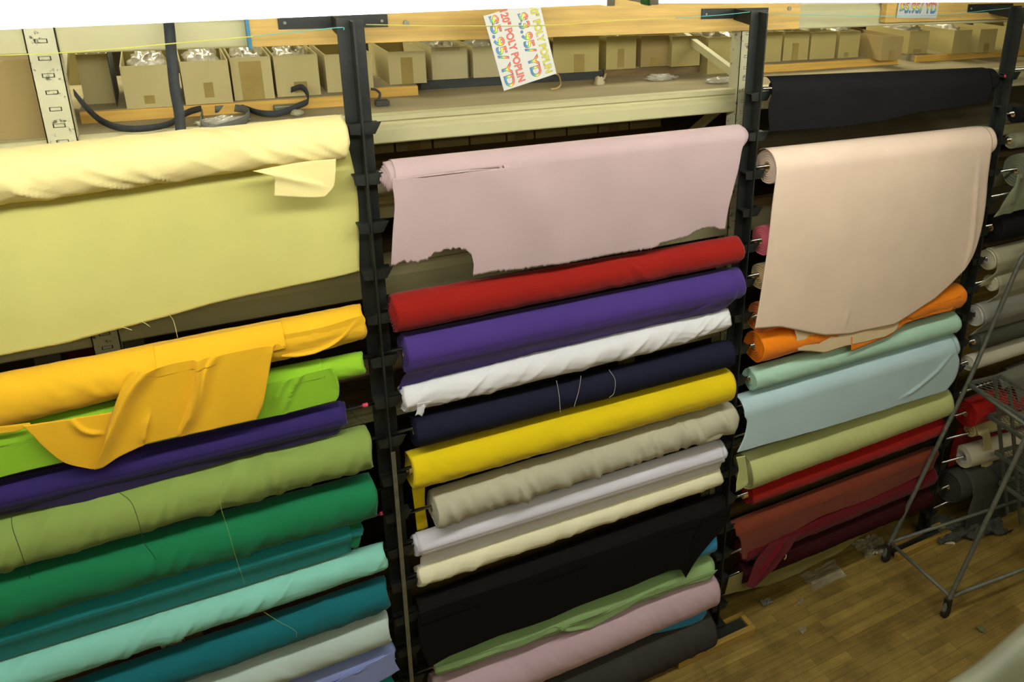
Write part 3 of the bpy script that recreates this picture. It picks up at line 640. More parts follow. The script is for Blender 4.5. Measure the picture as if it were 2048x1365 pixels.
roll('maroon', 'dark maroon fabric roll lowest in the right column', (54, 16, 22), 3, 15, (1478, 1148), (1850, 990), 42, 46, seed=39, wr=.003, prot=.006)
roll('olive_beige', 'olive beige roll behind the maroon one, its cloth trailing near the floor', (128, 120, 66), 3, 16, (1484, 1172), (1846, 1000), 18, 18, seed=40, wr=.001, tube=.012, prot=.001)
sheet('olive_beige', [(1458, 1156), (1450, 1190)], [(1852, 990), (1800, 1020), (1738, 1062)], [(1448, 1190), (1530, 1173), (1600, 1147), (1640, 1124), (1690, 1098), (1738, 1062)], top=[(1458, 1156), (1640, 1082), (1852, 990)], wrap=0, off=.004, ripple=.008, seed=3)

# ---------------------------------------------------------------- bay 4 (behind the ladder)
roll('far_black', 'small black fabric roll at the far right edge below an empty rod', (28, 28, 28), 4, 1, (2026, 230), None, 32, 32, seed=41, wr=.002, tube=.012, prot=.002)
roll('far_grey', 'thin sage grey fabric roll at the far right edge above the pink-taped rod', (138, 140, 112), 4, 2, (2020, 283), None, 30, 30, seed=42, wr=.001, tube=.013, prot=.004)
roll('far_sage', 'grey green roll with its cloth draping down at the far right edge', (120, 124, 98), 4, 3, (2032, 342), None, 66, 62, seed=43, wr=.003, tube=.014, prot=.002)
sheet('far_sage', [(2046, 300), (2034, 350), (2010, 400), (1984, 432)], [(2330, 250), (2330, 380)], [(1984, 434), (2050, 420), (2330, 372)], off=.006, ripple=.03, rfx=8, seed=14, nu=60, wrap=0,
      ridges=[([(2060, 300), (2040, 360), (2010, 425)], .02, .014, 1), ([(2080, 300), (2070, 360), (2040, 420)], .02, .014, 1)])
roll('jet', 'fat jet black fabric roll right of the third black post', (26, 26, 26), 4, 5, (1982, 457), None, 56, 56, seed=44, wr=.001, tube=.016, prot=.002)
roll('ecru', 'ecru fabric roll under the jet black one at the right edge', (196, 194, 160), 4, 6, (1972, 520), None, 42, 44, seed=45, wr=.001, tube=.019, prot=.003, tubem=M_TUBEW)
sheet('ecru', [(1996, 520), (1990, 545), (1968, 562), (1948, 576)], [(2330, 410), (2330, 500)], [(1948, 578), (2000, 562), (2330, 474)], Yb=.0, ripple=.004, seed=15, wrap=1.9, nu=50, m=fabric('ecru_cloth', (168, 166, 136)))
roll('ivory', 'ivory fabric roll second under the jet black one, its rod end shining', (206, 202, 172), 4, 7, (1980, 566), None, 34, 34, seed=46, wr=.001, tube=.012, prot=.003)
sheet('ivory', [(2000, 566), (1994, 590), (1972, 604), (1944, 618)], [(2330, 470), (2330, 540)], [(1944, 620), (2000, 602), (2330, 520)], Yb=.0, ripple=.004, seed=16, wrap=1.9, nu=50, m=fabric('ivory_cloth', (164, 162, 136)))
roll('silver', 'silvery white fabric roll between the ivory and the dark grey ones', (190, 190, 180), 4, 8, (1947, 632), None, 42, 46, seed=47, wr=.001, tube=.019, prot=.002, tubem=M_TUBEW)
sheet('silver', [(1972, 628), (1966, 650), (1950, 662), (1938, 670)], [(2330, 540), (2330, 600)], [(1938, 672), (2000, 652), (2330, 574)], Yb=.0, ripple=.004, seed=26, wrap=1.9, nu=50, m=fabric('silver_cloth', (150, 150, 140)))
roll('slate', 'dark grey fabric roll with a tan tube end behind the ladder rail', (82, 84, 72), 4, 9, (1948, 684), None, 34, 42, seed=48, wr=.003, prot=.012)
roll('snow', 'thin bright white fabric roll behind the ladder rail', (214, 210, 190), 4, 10, (1934, 727), None, 32, 34, seed=49, wr=.001, tube=.017, prot=.004, tubem=M_TUBEW)
roll('ash', 'dark ash grey roll with crumpled cloth above the red one behind the ladder', (88, 88, 76), 4, 11, (2010, 758), None, 44, 60, seed=50, wr=.004, tube=.014, prot=.002)
sheet('ash', [(2012, 744), (2020, 762), (2028, 784), (2034, 804)], [(2330, 640), (2330, 740)], [(2034, 806), (2100, 790), (2330, 736)], off=.012, ripple=.03, rfx=9, seed=17, nu=50, m=fabric('ash_cloth', (120, 120, 104)), wrap=1.4, name='crumpled_cloth')
roll('far_red', 'thick red fabric roll behind the ladder treads', (176, 26, 22), 4, 12, (1930, 828), None, 56, 62, seed=51, wr=.002, tube=.018, prot=.001)
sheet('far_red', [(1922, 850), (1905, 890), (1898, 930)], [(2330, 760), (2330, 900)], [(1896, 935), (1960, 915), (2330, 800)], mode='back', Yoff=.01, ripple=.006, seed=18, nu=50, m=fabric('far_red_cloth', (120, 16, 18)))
roll('butter', 'small butter cream fabric roll with a loose tail behind the ladder', (206, 196, 144), 4, 13, (1938, 862), (2200, 800), 26, 26, seed=52, wr=.001, tube=.014, prot=.012)
sheet('butter', [(1962, 842), (1966, 880), (1962, 930)], [(1984, 840), (1982, 880), (1986, 928)], [(1962, 934), (1974, 936), (1986, 928)], off=.016, wrap=1.6, ripple=.004, nu=14, nv=40, name='loose_tail', seed=19)
roll('white_drum', 'white roll with a wide open tube end behind the ladder', (206, 200, 176), 4, 14, (1924, 914), (2200, 840), 46, 46, seed=53, wr=.001, tube=.040, prot=.004, tubem=M_TUBEW)
roll('iron', 'big dark iron grey fabric roll low at the right behind the ladder', (64, 66, 60), 4, 15, (1896, 975), None, 66, 66, seed=54, wr=.004, tube=.014, prot=.002)
sheet('iron', [(1950, 960), (1945, 1000), (1935, 1040), (1930, 1062)], [(2330, 880), (2330, 1000)], [(1930, 1064), (2000, 1056), (2100, 1030), (2330, 960)], off=.008, ripple=.03, rfx=8, seed=20, nu=60, wrap=1.5, m=fabric('iron_cloth', (72, 74, 66)), name='crumpled_cloth')

# ---------------------------------------------------------------- rods
tapes = {(1, 6): [(-.075, .018)], (1, 9): [(-.055, .010)], (3, 0): [(3.262, .016)], (4, 3): [(3.335, .018)]}
done = set()
for key, R in ROLLS.items():
    bk = (R['bay'], R['k'])
    if bk in done: continue
    done.add(bk)
    nm = {1: 'left', 2: 'middle', 3: 'right', 4: 'far right'}[R['bay']]
    rod(R['bay'], R['k'], 'chrome rod carrying the ' + key.replace('_', ' ') + ' fabric roll of the ' + nm + ' column', tape=tapes.get(bk), r=.0072)
rod(4, 0, 'bare chrome rod topmost at the far right edge, no fabric on it')
rod(4, 16, 'bare chrome rod lowest at the far right, behind the ladder')
rod(3, 10, 'bare rod hidden behind the light blue cloth, seen only at its ends')
for (b_, k_) in ((4, 4),):
    rod(b_, k_, 'bare chrome rod between the draped grey green and the jet black roll')

# ================================================================== SHELF: battens, cartons, bags and odds and ends
ZS = 2.971; ZB = 3.011; YB = None
def batten(pa, pb, m, label, Y0=.66, Y1=1.15, z0=ZS, z1=ZB, cat='timber'):
    xa = at(*pa, Y=Y0).x; xb = at(*pb, Y=Y0).x
    f = thing('timber_batten', label, cat, (xa, Y0, z0))
    MB().box((xa, Y0, z0), (xb, Y0 + .012, z1 - .002)).build('sawn_edge', m, f)
    MB().box((xa, Y0 + .012, z0), (xb, Y1, z1)).build('dusty_top', M_WOODT, f)
batten((165, 255), (735, 190), M_WOODO, 'orange pine board on the shelf under the cartons left of the first black post', Y0=.46)
batten((738, 190), (836, 178), M_WOODO, 'short orange pine board end on the shelf just right of the first black post', Y0=.58)
batten((842, 180), (1206, 150), M_WOODK, 'black painted board under the cartons behind the hanging price sign', Y0=.68)
batten((1208, 150), (1404, 136), M_WOODB, 'brown timber board under the cartons left of the middle black post', Y0=.70)
batten((1500, 145), (1796, 122), M_WOODO, 'orange pine board under the cartons right of the middle black post', Y0=.58)
batten((1832, 122), (2300, 85), M_WOODO, 'orange pine board under the cartons at the upper right edge', Y0=.60)
o = MB().box((at(1812, 118, Y=.66).x, .66, ZS), (at(1832, 118, Y=.66).x, 1.1, ZB)).build('timber_batten', M_WOODT); tag(o, 'grey dusty board end in the gap between two orange boards, upper right', 'timber')

BOXES = {}
BOTTOM = [(-420, 330), (50, 288), (150, 234), (238, 220), (346, 213), (455, 205), (540, 195), (634, 190), (742, 178), (812, 168), (900, 158), (1024, 152), (1150, 145), (1310, 133), (1402, 132), (1500, 127), (1600, 120), (1722, 114), (1787, 120), (1840, 107), (1930, 107), (1975, 105), (2070, 98)]
def bottom_y(x):
    for (a, ya), (b, yb_) in zip(BOTTOM, BOTTOM[1:]):
        if x <= b: return ya + (yb_ - ya) * (x - a) / (b - a)
    return BOTTOM[-1][1]
def carton(key, x0, x1, yt, label, m=M_KRAFT, Y=YB, zb=ZB, dp=.36, yaw=0, tape=(.38, .58, .0, .45), flap=None, yb=None):
    """x0, x1, yt: pixel edges of the front face; the carton stands open on its board"""
    if Y is None: Y = at((x0 + x1) / 2, bottom_y((x0 + x1) / 2) if yb is None else yb, Z=zb).y
    a = at(x0, yt, Y=Y); b = at(x1, yt, Y=Y); zt = (a.z + b.z) / 2; w = b.x - a.x; t = .004; h = zt - zb
    f = thing('carton', label, 'cardboard box', (a.x, Y, zb)); f.rotation_euler = (0, 0, yaw)
    P = f.location
    def bx(mb, q, r): return mb.box(Vector(q) + P, Vector(r) + P)
    m_ = MB(); bx(m_, (0, 0, 0), (w, t, h)); bx(m_, (0, dp - t, 0), (w, dp, h)); bx(m_, (0, t, 0), (t, dp - t, h)); bx(m_, (w - t, t, 0), (w, dp - t, h)); bx(m_, (t, t, 0), (w - t, dp - t, t))
    m_.build('carton_body', m, f)
    if tape:
        u0, u1, v0, v1 = tape
        bx(MB(), (w * u0, -.0012, h * v0), (w * u1, 0.0, h * v1)).build('tape_strip', M_TAPE, f)
    if flap == 'back':
        bx(MB(), (0.004, dp, h - .01), (w - .004, dp + .004, h + .07)).build('flap', m, f)
    if flap == 'left':
        MB().hexa([P + Vector(q) for q in ((-.004, .01, h), (0, .01, h), (0, dp - .01, h), (-.004, dp - .01, h), (-.045, .02, h + .045), (-.041, .02, h + .047), (-.041, dp - .02, h + .047), (-.045, dp - .02, h + .045))]).build('flap', m, f)
    BOXES[key] = (a.x, w, Y, zb, h, dp, f)
    return f
carton('big', -420, 96, 128, 'big closed brown carton at the far left edge behind the slotted upright', M_KRAFT3, Y=.30, zb=ZS, dp=.44, tape=None)
bb = BOXES['big']; MB().box((bb[0] - .002, .297, bb[3] + bb[4] - .035), (bb[0] + bb[1] + .002, .742, bb[3] + bb[4] + .004)).build('lid', M_KRAFT3, bb[6])
carton('c1', 150, 213, 108, 'narrow carton with plastic wrapping just right of the slotted upright', M_KRAFT2, zb=ZS, yb=232, tape=None)
carton('c2', 238, 346, 131, 'open pale carton behind the hanging black strap, left side', M_KRAFT2, tape=(.35, .55, .1, .3))
carton('c3', 358, 455, 122, 'open pale carton just right of the hanging black strap', M_KRAFT2, tape=(.42, .62, .15, .5))
carton('c4', 458, 540, 114, 'plain pale carton, third to the left of the first black post', M_KRAFT2, tape=(.2, .75, 0, .9))
carton('c5', 545, 634, 110, 'pale carton with a low tape patch above the curled black strap', M_KRAFT2, tape=(.4, .7, .08, .35))
carton('c6', 648, 742, 108, 'pale carton partly hidden behind the first black post', M_KRAFT2, tape=(.4, .62, .0, 1))
carton('c7', 775, 850, 103, 'clean square carton with a wide tape band just right of the first black post', M_KRAFT2, tape=(.33, .64, 0, .82))
carton('c8', 862, 933, 94, 'film-wrapped carton with printed lettering left of the price sign', M_KRAFT2, tape=(.1, .8, .88, 1.0))
carton('c9', 945, 1024, 92, 'film-wrapped carton half hidden by the hanging price sign', M_KRAFT2, tape=None)
carton('c10', 1042, 1100, 80, 'carton behind the right part of the price sign', M_KRAFT, tape=None, flap='left')
carton('c11', 1106, 1198, 72, 'carton with a tape band just right of the price sign', M_KRAFT, tape=(.45, .68, 0, .5))
carton('c12', 1213, 1273, 72, 'second carton right of the price sign, its tape band in the middle', M_KRAFT, tape=(.38, .6, .05, .62))
carton('c13', 1283, 1338, 71, 'dusty brownish carton, third right of the price sign', M_KRAFT3, tape=(.35, .6, 0, .3))
carton('c14', 1345, 1402, 72, 'plain carton at the right end of the middle row', M_KRAFT, tape=None)
carton('c15', 1418, 1500, 74, 'carton in the shade behind the diagonal brace', M_KRAFT, zb=ZS, yb=146, tape=None)
carton('c16', 1524, 1566, 64, 'carton just right of the middle black post', M_KRAFT, tape=None)
carton('c17', 1570, 1620, 63, 'carton with a dark tape band, second right of the middle black post', M_KRAFT, tape=(.35, .6, .0, .6))
carton('c18', 1624, 1674, 64, 'carton with white bags on top, third right of the middle black post', M_KRAFT, tape=None)
carton('c19', 1681, 1722, 63, 'carton with a big white bag on top, fourth right of the middle black post', M_KRAFT, tape=(.3, .5, .05, .2))
carton('c20', 1767, 1808, 73, 'carton standing askew with a torn front corner', M_KRAFT3, tape=(.38, .62, 0, .42), flap='back')
carton('c21', 1821, 1860, 62, 'narrow carton left of the second row gap, upper right', M_KRAFT, tape=(.3, .7, .05, .2))
carton('c22', 1910, 1945, 60, 'narrow carton with a long brown left side, upper right', M_KRAFT, tape=None)
carton('c23', 1962, 1996, 58, 'narrow carton with tape nearest to the right black post', M_KRAFT, tape=(.35, .65, .05, .4))
carton('c24', 2041, 2100, 56, 'carton at the right edge beyond the right black post', M_KRAFT, tape=None)

def blob(name, c, s, m, seed, amp=.35, parent=None, sub=4, fq=3.0):
    bm = bmesh.new(); bmesh.ops.create_icosphere(bm, subdivisions=sub, radius=1)
    V = []
    for v in bm.verts:
        n = noise.noise(v.co * fq + Vector((seed, 0, 0))) + .5 * noise.noise(v.co * fq * 2.4 + Vector((0, seed, 0)))
        V.append(Vector(c) + Vector((v.co.x * s[0], v.co.y * s[1], v.co.z * s[2])) * (1 + amp * n))
    F = [tuple(v.index for v in f.verts) for f in bm.faces]; bm.free()
    return mesh_obj(name, V, F, m, parent, True, loc=None if parent else Vector(c))
BAGN = [('c1', 'in the narrow carton right of the slotted upright'), ('c2', 'in the carton behind the hanging strap'), ('c3', 'in the carton right of the hanging strap'), ('c4', 'in the third carton left of the first black post'),
        ('c5', 'in the carton above the curled strap'), ('c8', 'on the film-wrapped carton left of the price sign'), ('c9', 'on the film-wrapped carton behind the price sign'), ('c12', 'in the second carton right of the price sign'),
        ('c15', 'in the carton behind the diagonal brace'), ('c16', 'in the carton just right of the middle post'), ('c17', 'in the carton with a dark tape band'), ('c18', 'in the third carton right of the middle post'),
        ('c19', 'big and round in the fourth carton right of the middle post'), ('c21', 'standing high in the narrow upper right carton'), ('c22', 'in the carton with the long brown side')]
random.seed(5)
for i, (k, t) in enumerate(BAGN):
    x, w, y, zb, h, dp, f = BOXES[k]
    up = .03 if k in ('c16', 'c17', 'c18', 'c19', 'c21') else .006
    hh = .085
    o = blob('plastic_bag', (x + w * .5, y + dp * .45, zb + h - hh + .045 + up), (w * .40, dp * .36, hh * .75), M_BAG if k not in ('c8', 'c9', 'c1') else M_PLASTIC, i * 3.1, .32, fq=3.4)
    tag(o, 'crumpled white plastic bag ' + t, 'plastic bag', 'plastic bags in the cartons')
for k in ('c8', 'c9'):
    x, w, y, zb, h, dp, f = BOXES[k]
    V = []; F = []; n = 24
    for j in range(n + 1):
        for i2 in range(n + 1):
            u, v = i2 / n, j / n
            V.append((x - .004 + (w + .008) * u, y - .004 - .004 * abs(noise.noise(Vector((u * 5, v * 9, x * 9)))), zb + (h + .006) * v))
    for j in range(n):
        for i2 in range(n): F.append((j * (n + 1) + i2, j * (n + 1) + i2 + 1, (j + 1) * (n + 1) + i2 + 1, (j + 1) * (n + 1) + i2))
    mesh_obj('stretch_film', V, F, mat('stretch_film', (225, 220, 190), .12, alpha=.22, bump=1, bump_s=40, coat=.6, stretch=(.3, 1, 2.5)), f, True)
# dark board between the first cartons
a = at(216, 118, Y=.50); b = at(237, 225, Y=.50)
o = MB().box((a.x, .50, ZB), (b.x, .80, a.z + .01)).build('folded_sack', mat('dark_grey_sack', (84, 88, 88), .7), bevel=.004); tag(o, 'dark grey folded sack standing between the two leftmost open cartons', 'sack')

# lower row of cartons, only their feet show under the cream beam
xs = [at(x, 290, Y=.77).x for x in (700, 790, 866, 940, 1014, 1070, 1134, 1196, 1258, 1322)]
ORD = ['first', 'second', 'third', 'fourth', 'fifth', 'sixth', 'seventh', 'eighth', 'ninth']
for i in range(len(xs) - 1):
    z0 = 2.688
    f = thing('carton', ORD[i] + ' carton from the left in the shaded lower row under the cream beam', 'cardboard box', (xs[i], .77, z0), 'cartons of the shaded lower row')
    x0, x1 = xs[i] + .004, xs[i + 1] - .006; t = .004; h = .17
    m_ = MB().box((x0, .77, z0), (x1, .774, z0 + h)).box((x0, 1.10, z0), (x1, 1.104, z0 + h)).box((x0, .774, z0), (x0 + t, 1.10, z0 + h)).box((x1 - t, .774, z0), (x1, 1.10, z0 + h)).box((x0 + t, .774, z0), (x1 - t, 1.10, z0 + t))
    m_.build('carton_body', M_KRAFT, f)
    if i % 3 == 1: MB().box(((x0 + x1) / 2 - .03, .769, z0), ((x0 + x1) / 2 + .03, .77, z0 + .1)).build('tape_strip', M_TAPE, f)
o = MB().box((-.5, .66, 2.648), (2.2, 1.2, 2.688)).build('timber_batten', M_WOODB, bevel=.003); tag(o, 'long shaded timber board under the lower row of cartons', 'timber')
# boards seen through the left gap
for (xa_, xb_, c, lb) in ((62, 118, (120, 112, 92), 'grey board standing behind the left column, seen under the lemon cloth'), (128, 192, (84, 26, 26), 'maroon board standing behind the left column, seen under the lemon cloth')):
    a = at(xa_, 700, Y=.55); b = at(xb_, 700, Y=.55)
    o = MB().box((a.x, .55, 1.77), (b.x, .60, 2.38)).build('fabric_board', fabric('board_%d' % xa_, c), bevel=.004); tag(o, lb, 'fabric board')
o = MB().box((-3.3, YF + .052, 1.745), (4.3, 1.33, 1.765)).build('shelf_deck', M_WOODB); tag(o, 'dark shelf deck low behind the fabric rolls', 'shelf')

# hanging strap and curled straps
def ribbon(name, path, w, m, label=None, cat=None, parent=None, tw=None, th=.0015, wd=(0, 1, 0)):
    pts = spline(path, 60); V = []; F = []
    for i, p in enumerate(pts):
        a = Vector(wd) if tw is None else tw(i / 59)
        a = a.normalized() * w / 2
        V += [p - a, p + a]
    for i in range(len(pts) - 1): F.append((2 * i, 2 * i + 1, 2 * i + 3, 2 * i + 2))
    o = mesh_obj(name, V, F, m, parent, True); md = o.modifiers.new('thickness', 'SOLIDIFY'); md.thickness = th * 2; md.offset = 0
    if label: tag(o, label, cat)
    return o
def twf(t): a = .35 * math.sin(t * 5 + 1); return Vector((math.cos(a), math.sin(a), 0))
ribbon('webbing_strap', [Vector((at(334, 20, Y=.21).x, .217, 3.36)), at(334, 20, Y=.20), at(339, 60, Y=.14), at(344, 120, Y=.13), at(350, 180, Y=.12), at(358, 225, Y=.11), at(362, 266, Y=.11)], .030, M_STRAP, 'wide black webbing strap hanging down from the beam over the pale yellow roll', 'strap', tw=twf)
z = ZS
def sh(x, y, dz=0): p = at(x, y, Z=ZS + .02); p.z += dz; return p
def tz(t): return Vector((.25 * math.sin(t * 9), .25 * math.cos(t * 9), 1))
ribbon('webbing_strap', [at(148, 185, Y=.30), at(170, 212, Y=.32), sh(200, 240), sh(240, 256), sh(290, 257), sh(340, 247), sh(380, 229, .01), sh(430, 213), sh(480, 214), sh(520, 226), sh(560, 226), sh(600, 216, .01), at(616, 202, Y=.44), at(614, 186, Y=.46), at(602, 174, Y=.48), at(582, 180, Y=.50)],
       .022, M_STRAP, 'long black webbing strap curling along the shelf behind the pale yellow roll', 'strap', tw=tz)
ribbon('webbing_strap', [sh(405, 226), sh(402, 246), sh(420, 258), sh(460, 250), sh(490, 240), sh(498, 224), sh(470, 216), sh(430, 219)],
       .026, mat('grey_webbing', (96, 98, 92), .7), 'grey looped strap lying on the shelf behind the pale yellow roll', 'strap', tw=tz)
p = at(445, 244, Z=ZS + .012); o = blob('plastic_wrapper', p, (.07, .035, .018), M_PLASTIC, 2, .5); tag(o, 'clear plastic wrapper beside the looped grey strap', 'wrapper')
p = at(574, 216, Z=ZS + .014); o = MB().box(p + Vector((-.045, -.02, -.010)), p + Vector((.035, .02, .012))).build('ratchet_buckle', mat('dull_buckle_metal', (120, 130, 106), .4, .6), bevel=.004); tag(o, 'metal ratchet buckle on the curled black strap', 'buckle')
p = at(594, 226, Z=ZS + .012); o = blob('lens_cover', p, (.022, .02, .012), mat('grey_plastic', (150, 146, 120), .6), 3, .15); tag(o, 'small grey plastic cover lying on the shelf near the first post', 'plastic cover')
# hook bundle right of post one
f = thing('cable_clamp', 'dusty dark cable clamp on the shelf just right of the first black post', 'clamp', at(762, 205, Z=ZS))
q = at(766, 205, Z=ZS + .012)
MB().box(q + Vector((-.03, -.02, -.012)), q + Vector((.022, .02, .010))).build('clamp_body', mat('dusty_black_plastic', (66, 64, 56), .8), f, bevel=.005)
MB().tube(spline([at(742, 178, Y=.5), at(752, 180, Y=.49), at(760, 188, Y=.45), at(757, 200, Y=.42)], 14), .005, 8).build('bent_wire', mat('dusty_black_plastic', (66, 64, 56), .8), f, True)
# bulb-like wrapped thing hanging over the board
f = thing('wrapped_bulb', 'small dusty wrapped bulb hanging over the edge of the board', 'bulb', at(1200, 168, Y=.56))
blob('bulb_body', at(1198, 170, Y=.56), (.024, .02, .038), mat('dusty_white_wrap', (190, 178, 140), .7), 4, .3, f, 3)
MB().tube(spline([at(1211, 148, Y=.66), at(1208, 156, Y=.62), at(1202, 162, Y=.57)], 8), .006, 8).build('twisted_neck', mat('dusty_white_wrap', (190, 178, 140), .7), f, True)
for (x, y, s, lb) in ((1322, 155, (.075, .03, .016), 'crinkled clear plastic packet on the shelf left of the rack upright'), (1440, 160, (.075, .035, .014), 'crinkled clear plastic packet lying against the cream upright')):
    o = blob('plastic_packet', at(x, y, Z=ZS + .012), s, M_PLASTIC, x, .45); tag(o, lb, 'packet')
o = blob('plastic_scrap', at(1898, 98, Z=ZS + .02), (.05, .02, .022), M_BAG, 3, .5); tag(o, 'small scrap of white plastic hanging off the board at the upper right', 'plastic scrap')
p = at(1118, 160, Y=.7)
cord('cord_loop', [at(1108, 146, Z=ZB + .01), at(1118, 152, Z=ZS + .03), sh(1121, 164, -.01), sh(1114, 172, -.01), sh(1102, 174, -.01)], .004, mat('tan_cord', (186, 160, 96), .7), 'short loop of tan cord on the shelf beside the price sign', 'cord')

# ================================================================== PRICE SIGNS
def ramp_mat(name, h):
    m = bpy.data.materials.new(name); m.use_nodes = True; nt = m.node_tree; b = nt.nodes['Principled BSDF']; b.inputs['Roughness'].default_value = .6
    tc = nt.nodes.new('ShaderNodeTexCoord'); sp = nt.nodes.new('ShaderNodeSeparateXYZ'); r = nt.nodes.new('ShaderNodeMapRange'); cr = nt.nodes.new('ShaderNodeValToRGB')
    nt.links.new(tc.outputs['Object'], sp.inputs[0]); nt.links.new(sp.outputs[1], r.inputs[0]); r.inputs[2].default_value = h; nt.links.new(r.outputs[0], cr.inputs[0]); nt.links.new(cr.outputs[0], b.inputs['Base Color'])
    el = cr.color_ramp.elements; el[0].color = (*lin((88, 92, 190)), 1); el[1].color = (*lin((215, 96, 108)), 1)
    for pos, c in ((.25, (70, 140, 190)), (.42, (110, 196, 120)), (.58, (236, 228, 70)), (.78, (240, 140, 70))):
        e = el.new(pos); e.color = (*lin(c), 1)
    return m
def text_mesh(s, w, h, offset):
    cu = bpy.data.curves.new('lettering', 'FONT'); cu.body = s; cu.offset = offset; cu.space_character = 1.02
    ob = bpy.data.objects.new('lettering', cu); C.objects.link(ob)
    dg = bpy.context.evaluated_depsgraph_get(); dg.update(); me = bpy.data.meshes.new_from_object(ob.evaluated_get(dg)); bpy.data.objects.remove(ob)
    xs_ = [v.co.x for v in me.vertices]; ys_ = [v.co.y for v in me.vertices]
    x0, x1, y0, y1 = min(xs_), max(xs_), min(ys_), max(ys_)
    for v in me.vertices: v.co.x = (v.co.x - x0) / (x1 - x0) * w; v.co.y = (v.co.y - y0) / (y1 - y0) * h
    return me
def sign(label, O, er, eu, w, h, lines, nrm=Vector((0, -1, 0))):
    """O origin corner, er reading direction, eu letter-up direction"""
    f = thing('price_sign', label, 'sign', O)
    ps = [O, O + er * w, O + er * w + eu * h, O + eu * h]; bk = [p - nrm * .0015 for p in ps]
    MB().hexa([p for p in bk] + [p for p in ps]).build('paper_sheet', M_PAPER, f)
    M = Matrix((er, eu, er.cross(eu))).transposed()
    sgn = 1 if er.cross(eu).dot(nrm) > 0 else -1
    for (s, r0, r1, u0, u1, kind) in lines:
        tw_, th_ = (r1 - r0) * w, (u1 - u0) * h
        for lay, off, m in ((0, .042, M_OUT), (1, .012, kind if not isinstance(kind, str) else ramp_mat('rainbow_letters', th_))):
            gx = .0012 if lay == 0 else 0
            me = text_mesh(s, tw_ + 2 * gx, th_ + 2 * gx, off)
            me.materials.clear(); me.materials.append(m)
            o = bpy.data.objects.new('lettering' if lay else 'lettering_outline', me); C.objects.link(o); o.parent = f
            o.matrix_local = Matrix.Translation(er * (r0 * w - gx) + eu * (u0 * h - gx) + nrm * (.0006 + .0004 * lay)) @ M.to_4x4()
    return f
M_OUT = mat('letter_outline_grey', (92, 84, 104), .6)
M_LRED = mat('coral_letters', (236, 112, 84), .6); M_LYEL = mat('yellow_letters', (214, 208, 20), .6)
YS = -.008
A = at(967, 32, Y=YS); B = at(1008, 182, Y=YS); Cc = at(1113, 147, Y=YS)
er = (B - A).normalized(); wS = (B - A).length; nrm = Vector((0, -1, 0)); eu = er.cross(Vector((0, 1, 0))).normalized()
if eu.dot(Cc - B) < 0: eu = -eu
hS = (Cc - B).length
sign('white price sign for poplin hanging turned on its side from the twine', A, er, eu, wS, hS,
     [('$5.95/ YD', .03, .97, .03, .235, 'r'), ('120" POLY POPLIN', .0, .95, .29, .42, M_LRED), ('$3.95/ YD', .10, .95, .52, .74, 'r'), ('60" POLY POPLIN', .04, .95, .81, .94, M_LYEL)])
A = at(1793, 36, Y=.168); B = at(1873, 37, Y=.168); er = (B - A).normalized(); eu = Vector((0, -1, 0)).cross(er).normalized()
if eu.z < 0: eu = -eu
sign('white price sign pinned to the plank at the upper right, mostly above the picture', A, er, eu, (B - A).length, .10, [('$5.95/ YD', .05, .96, .16, .80, 'r')])

# ================================================================== ROLLING LADDER
L0 = Vector((2.903, -.056, .13)); ea = Vector((.995, -.10, 0)); eb = Vector((-.02, -.49, 0))
lad = thing('rolling_ladder', 'grey steel rolling ladder with mesh treads standing at the right', 'ladder', (2.903, -.056, 0))
def lp(a, b, z): return Vector((L0.x, L0.y, 0)) + ea * a + eb * b + Vector((0, 0, z))
SLP = .552
for b_, nm in ((0, 'rear'), (1, 'front')):
    k_ = .386 if b_ == 0 else .335
    pts = [lp(-.035, b_, .045), lp(0, b_, .14)] + [lp((z_ - .14) * k_, b_, z_) for z_ in (.5, .85, 1.177)]
    t_ = pts[-1].x - 0; a1 = (1.177 - .14) * k_
    pts += [lp(a1 + .10, b_, 1.5), lp(a1 + .22, b_, 1.90), lp(a1 + .26, b_, 1.97), lp(a1 + .34, b_, 2.01), lp(a1 + .9, b_, 2.02)]
    MB().tube(spline(pts, 60), .0135, 12).build('support_leg', M_LADDER, lad, True)
for (p, q, n) in ((lp(0, 0, .14), lp(0, 1, .14), 'base_bar'), (lp(0, 1, .14), lp(1.5, 1, .14), 'base_bar'), (lp(0, 0, .14), lp(1.5, 0, .14), 'base_bar'), (lp(.402, 0, 1.177), lp(.352, 1, 1.177), 'cross_bar')):
    MB().tube([p, q], .0115, 12).build(n, M_LADDER, lad, True)
def tread(a0, z_, dp_=.22, nm='tread'):
    fr = MB()
    c = [lp(a0, 0, z_), lp(a0 + dp_, 0, z_), lp(a0 + dp_, 1, z_), lp(a0, 1, z_)]
    for i in range(4): fr.bar(c[i], c[(i + 1) % 4], .016, .022)
    t = fr.build(nm, M_LADDER, lad)
    mm = MB(); nx_, ny_ = 7, 16
    for i in range(-ny_, nx_ + ny_, 1):
        for sg in (1, -1):
            # diamond lattice lines clipped to the tread
            pts_ = []
            for s_ in range(0, 33):
                v = s_ / 32; u = (i / nx_) + sg * v * ny_ / nx_ * .5
                if 0 <= u <= 1: pts_.append((u, v))
            if len(pts_) > 1:
                a_, b2 = pts_[0], pts_[-1]
                mm.bar(lp(a0 + dp_ * a_[0], a_[1], z_ + .006), lp(a0 + dp_ * b2[0], b2[1], z_ + .006), .0022, .003)
    mm.build('tread_mesh', M_LADDER, t)
tread(.40, 1.177, .26, 'platform')
for a0, z_ in ((.63, .90), (.76, .60), (.86, .34)): tread(a0, z_, .19)
for b_ in (0, .22, 1):
    MB().bar(lp(.62, b_, 1.17), lp(1.00, b_, .05), .014, .022).build('stringer', M_LADDER, lad)
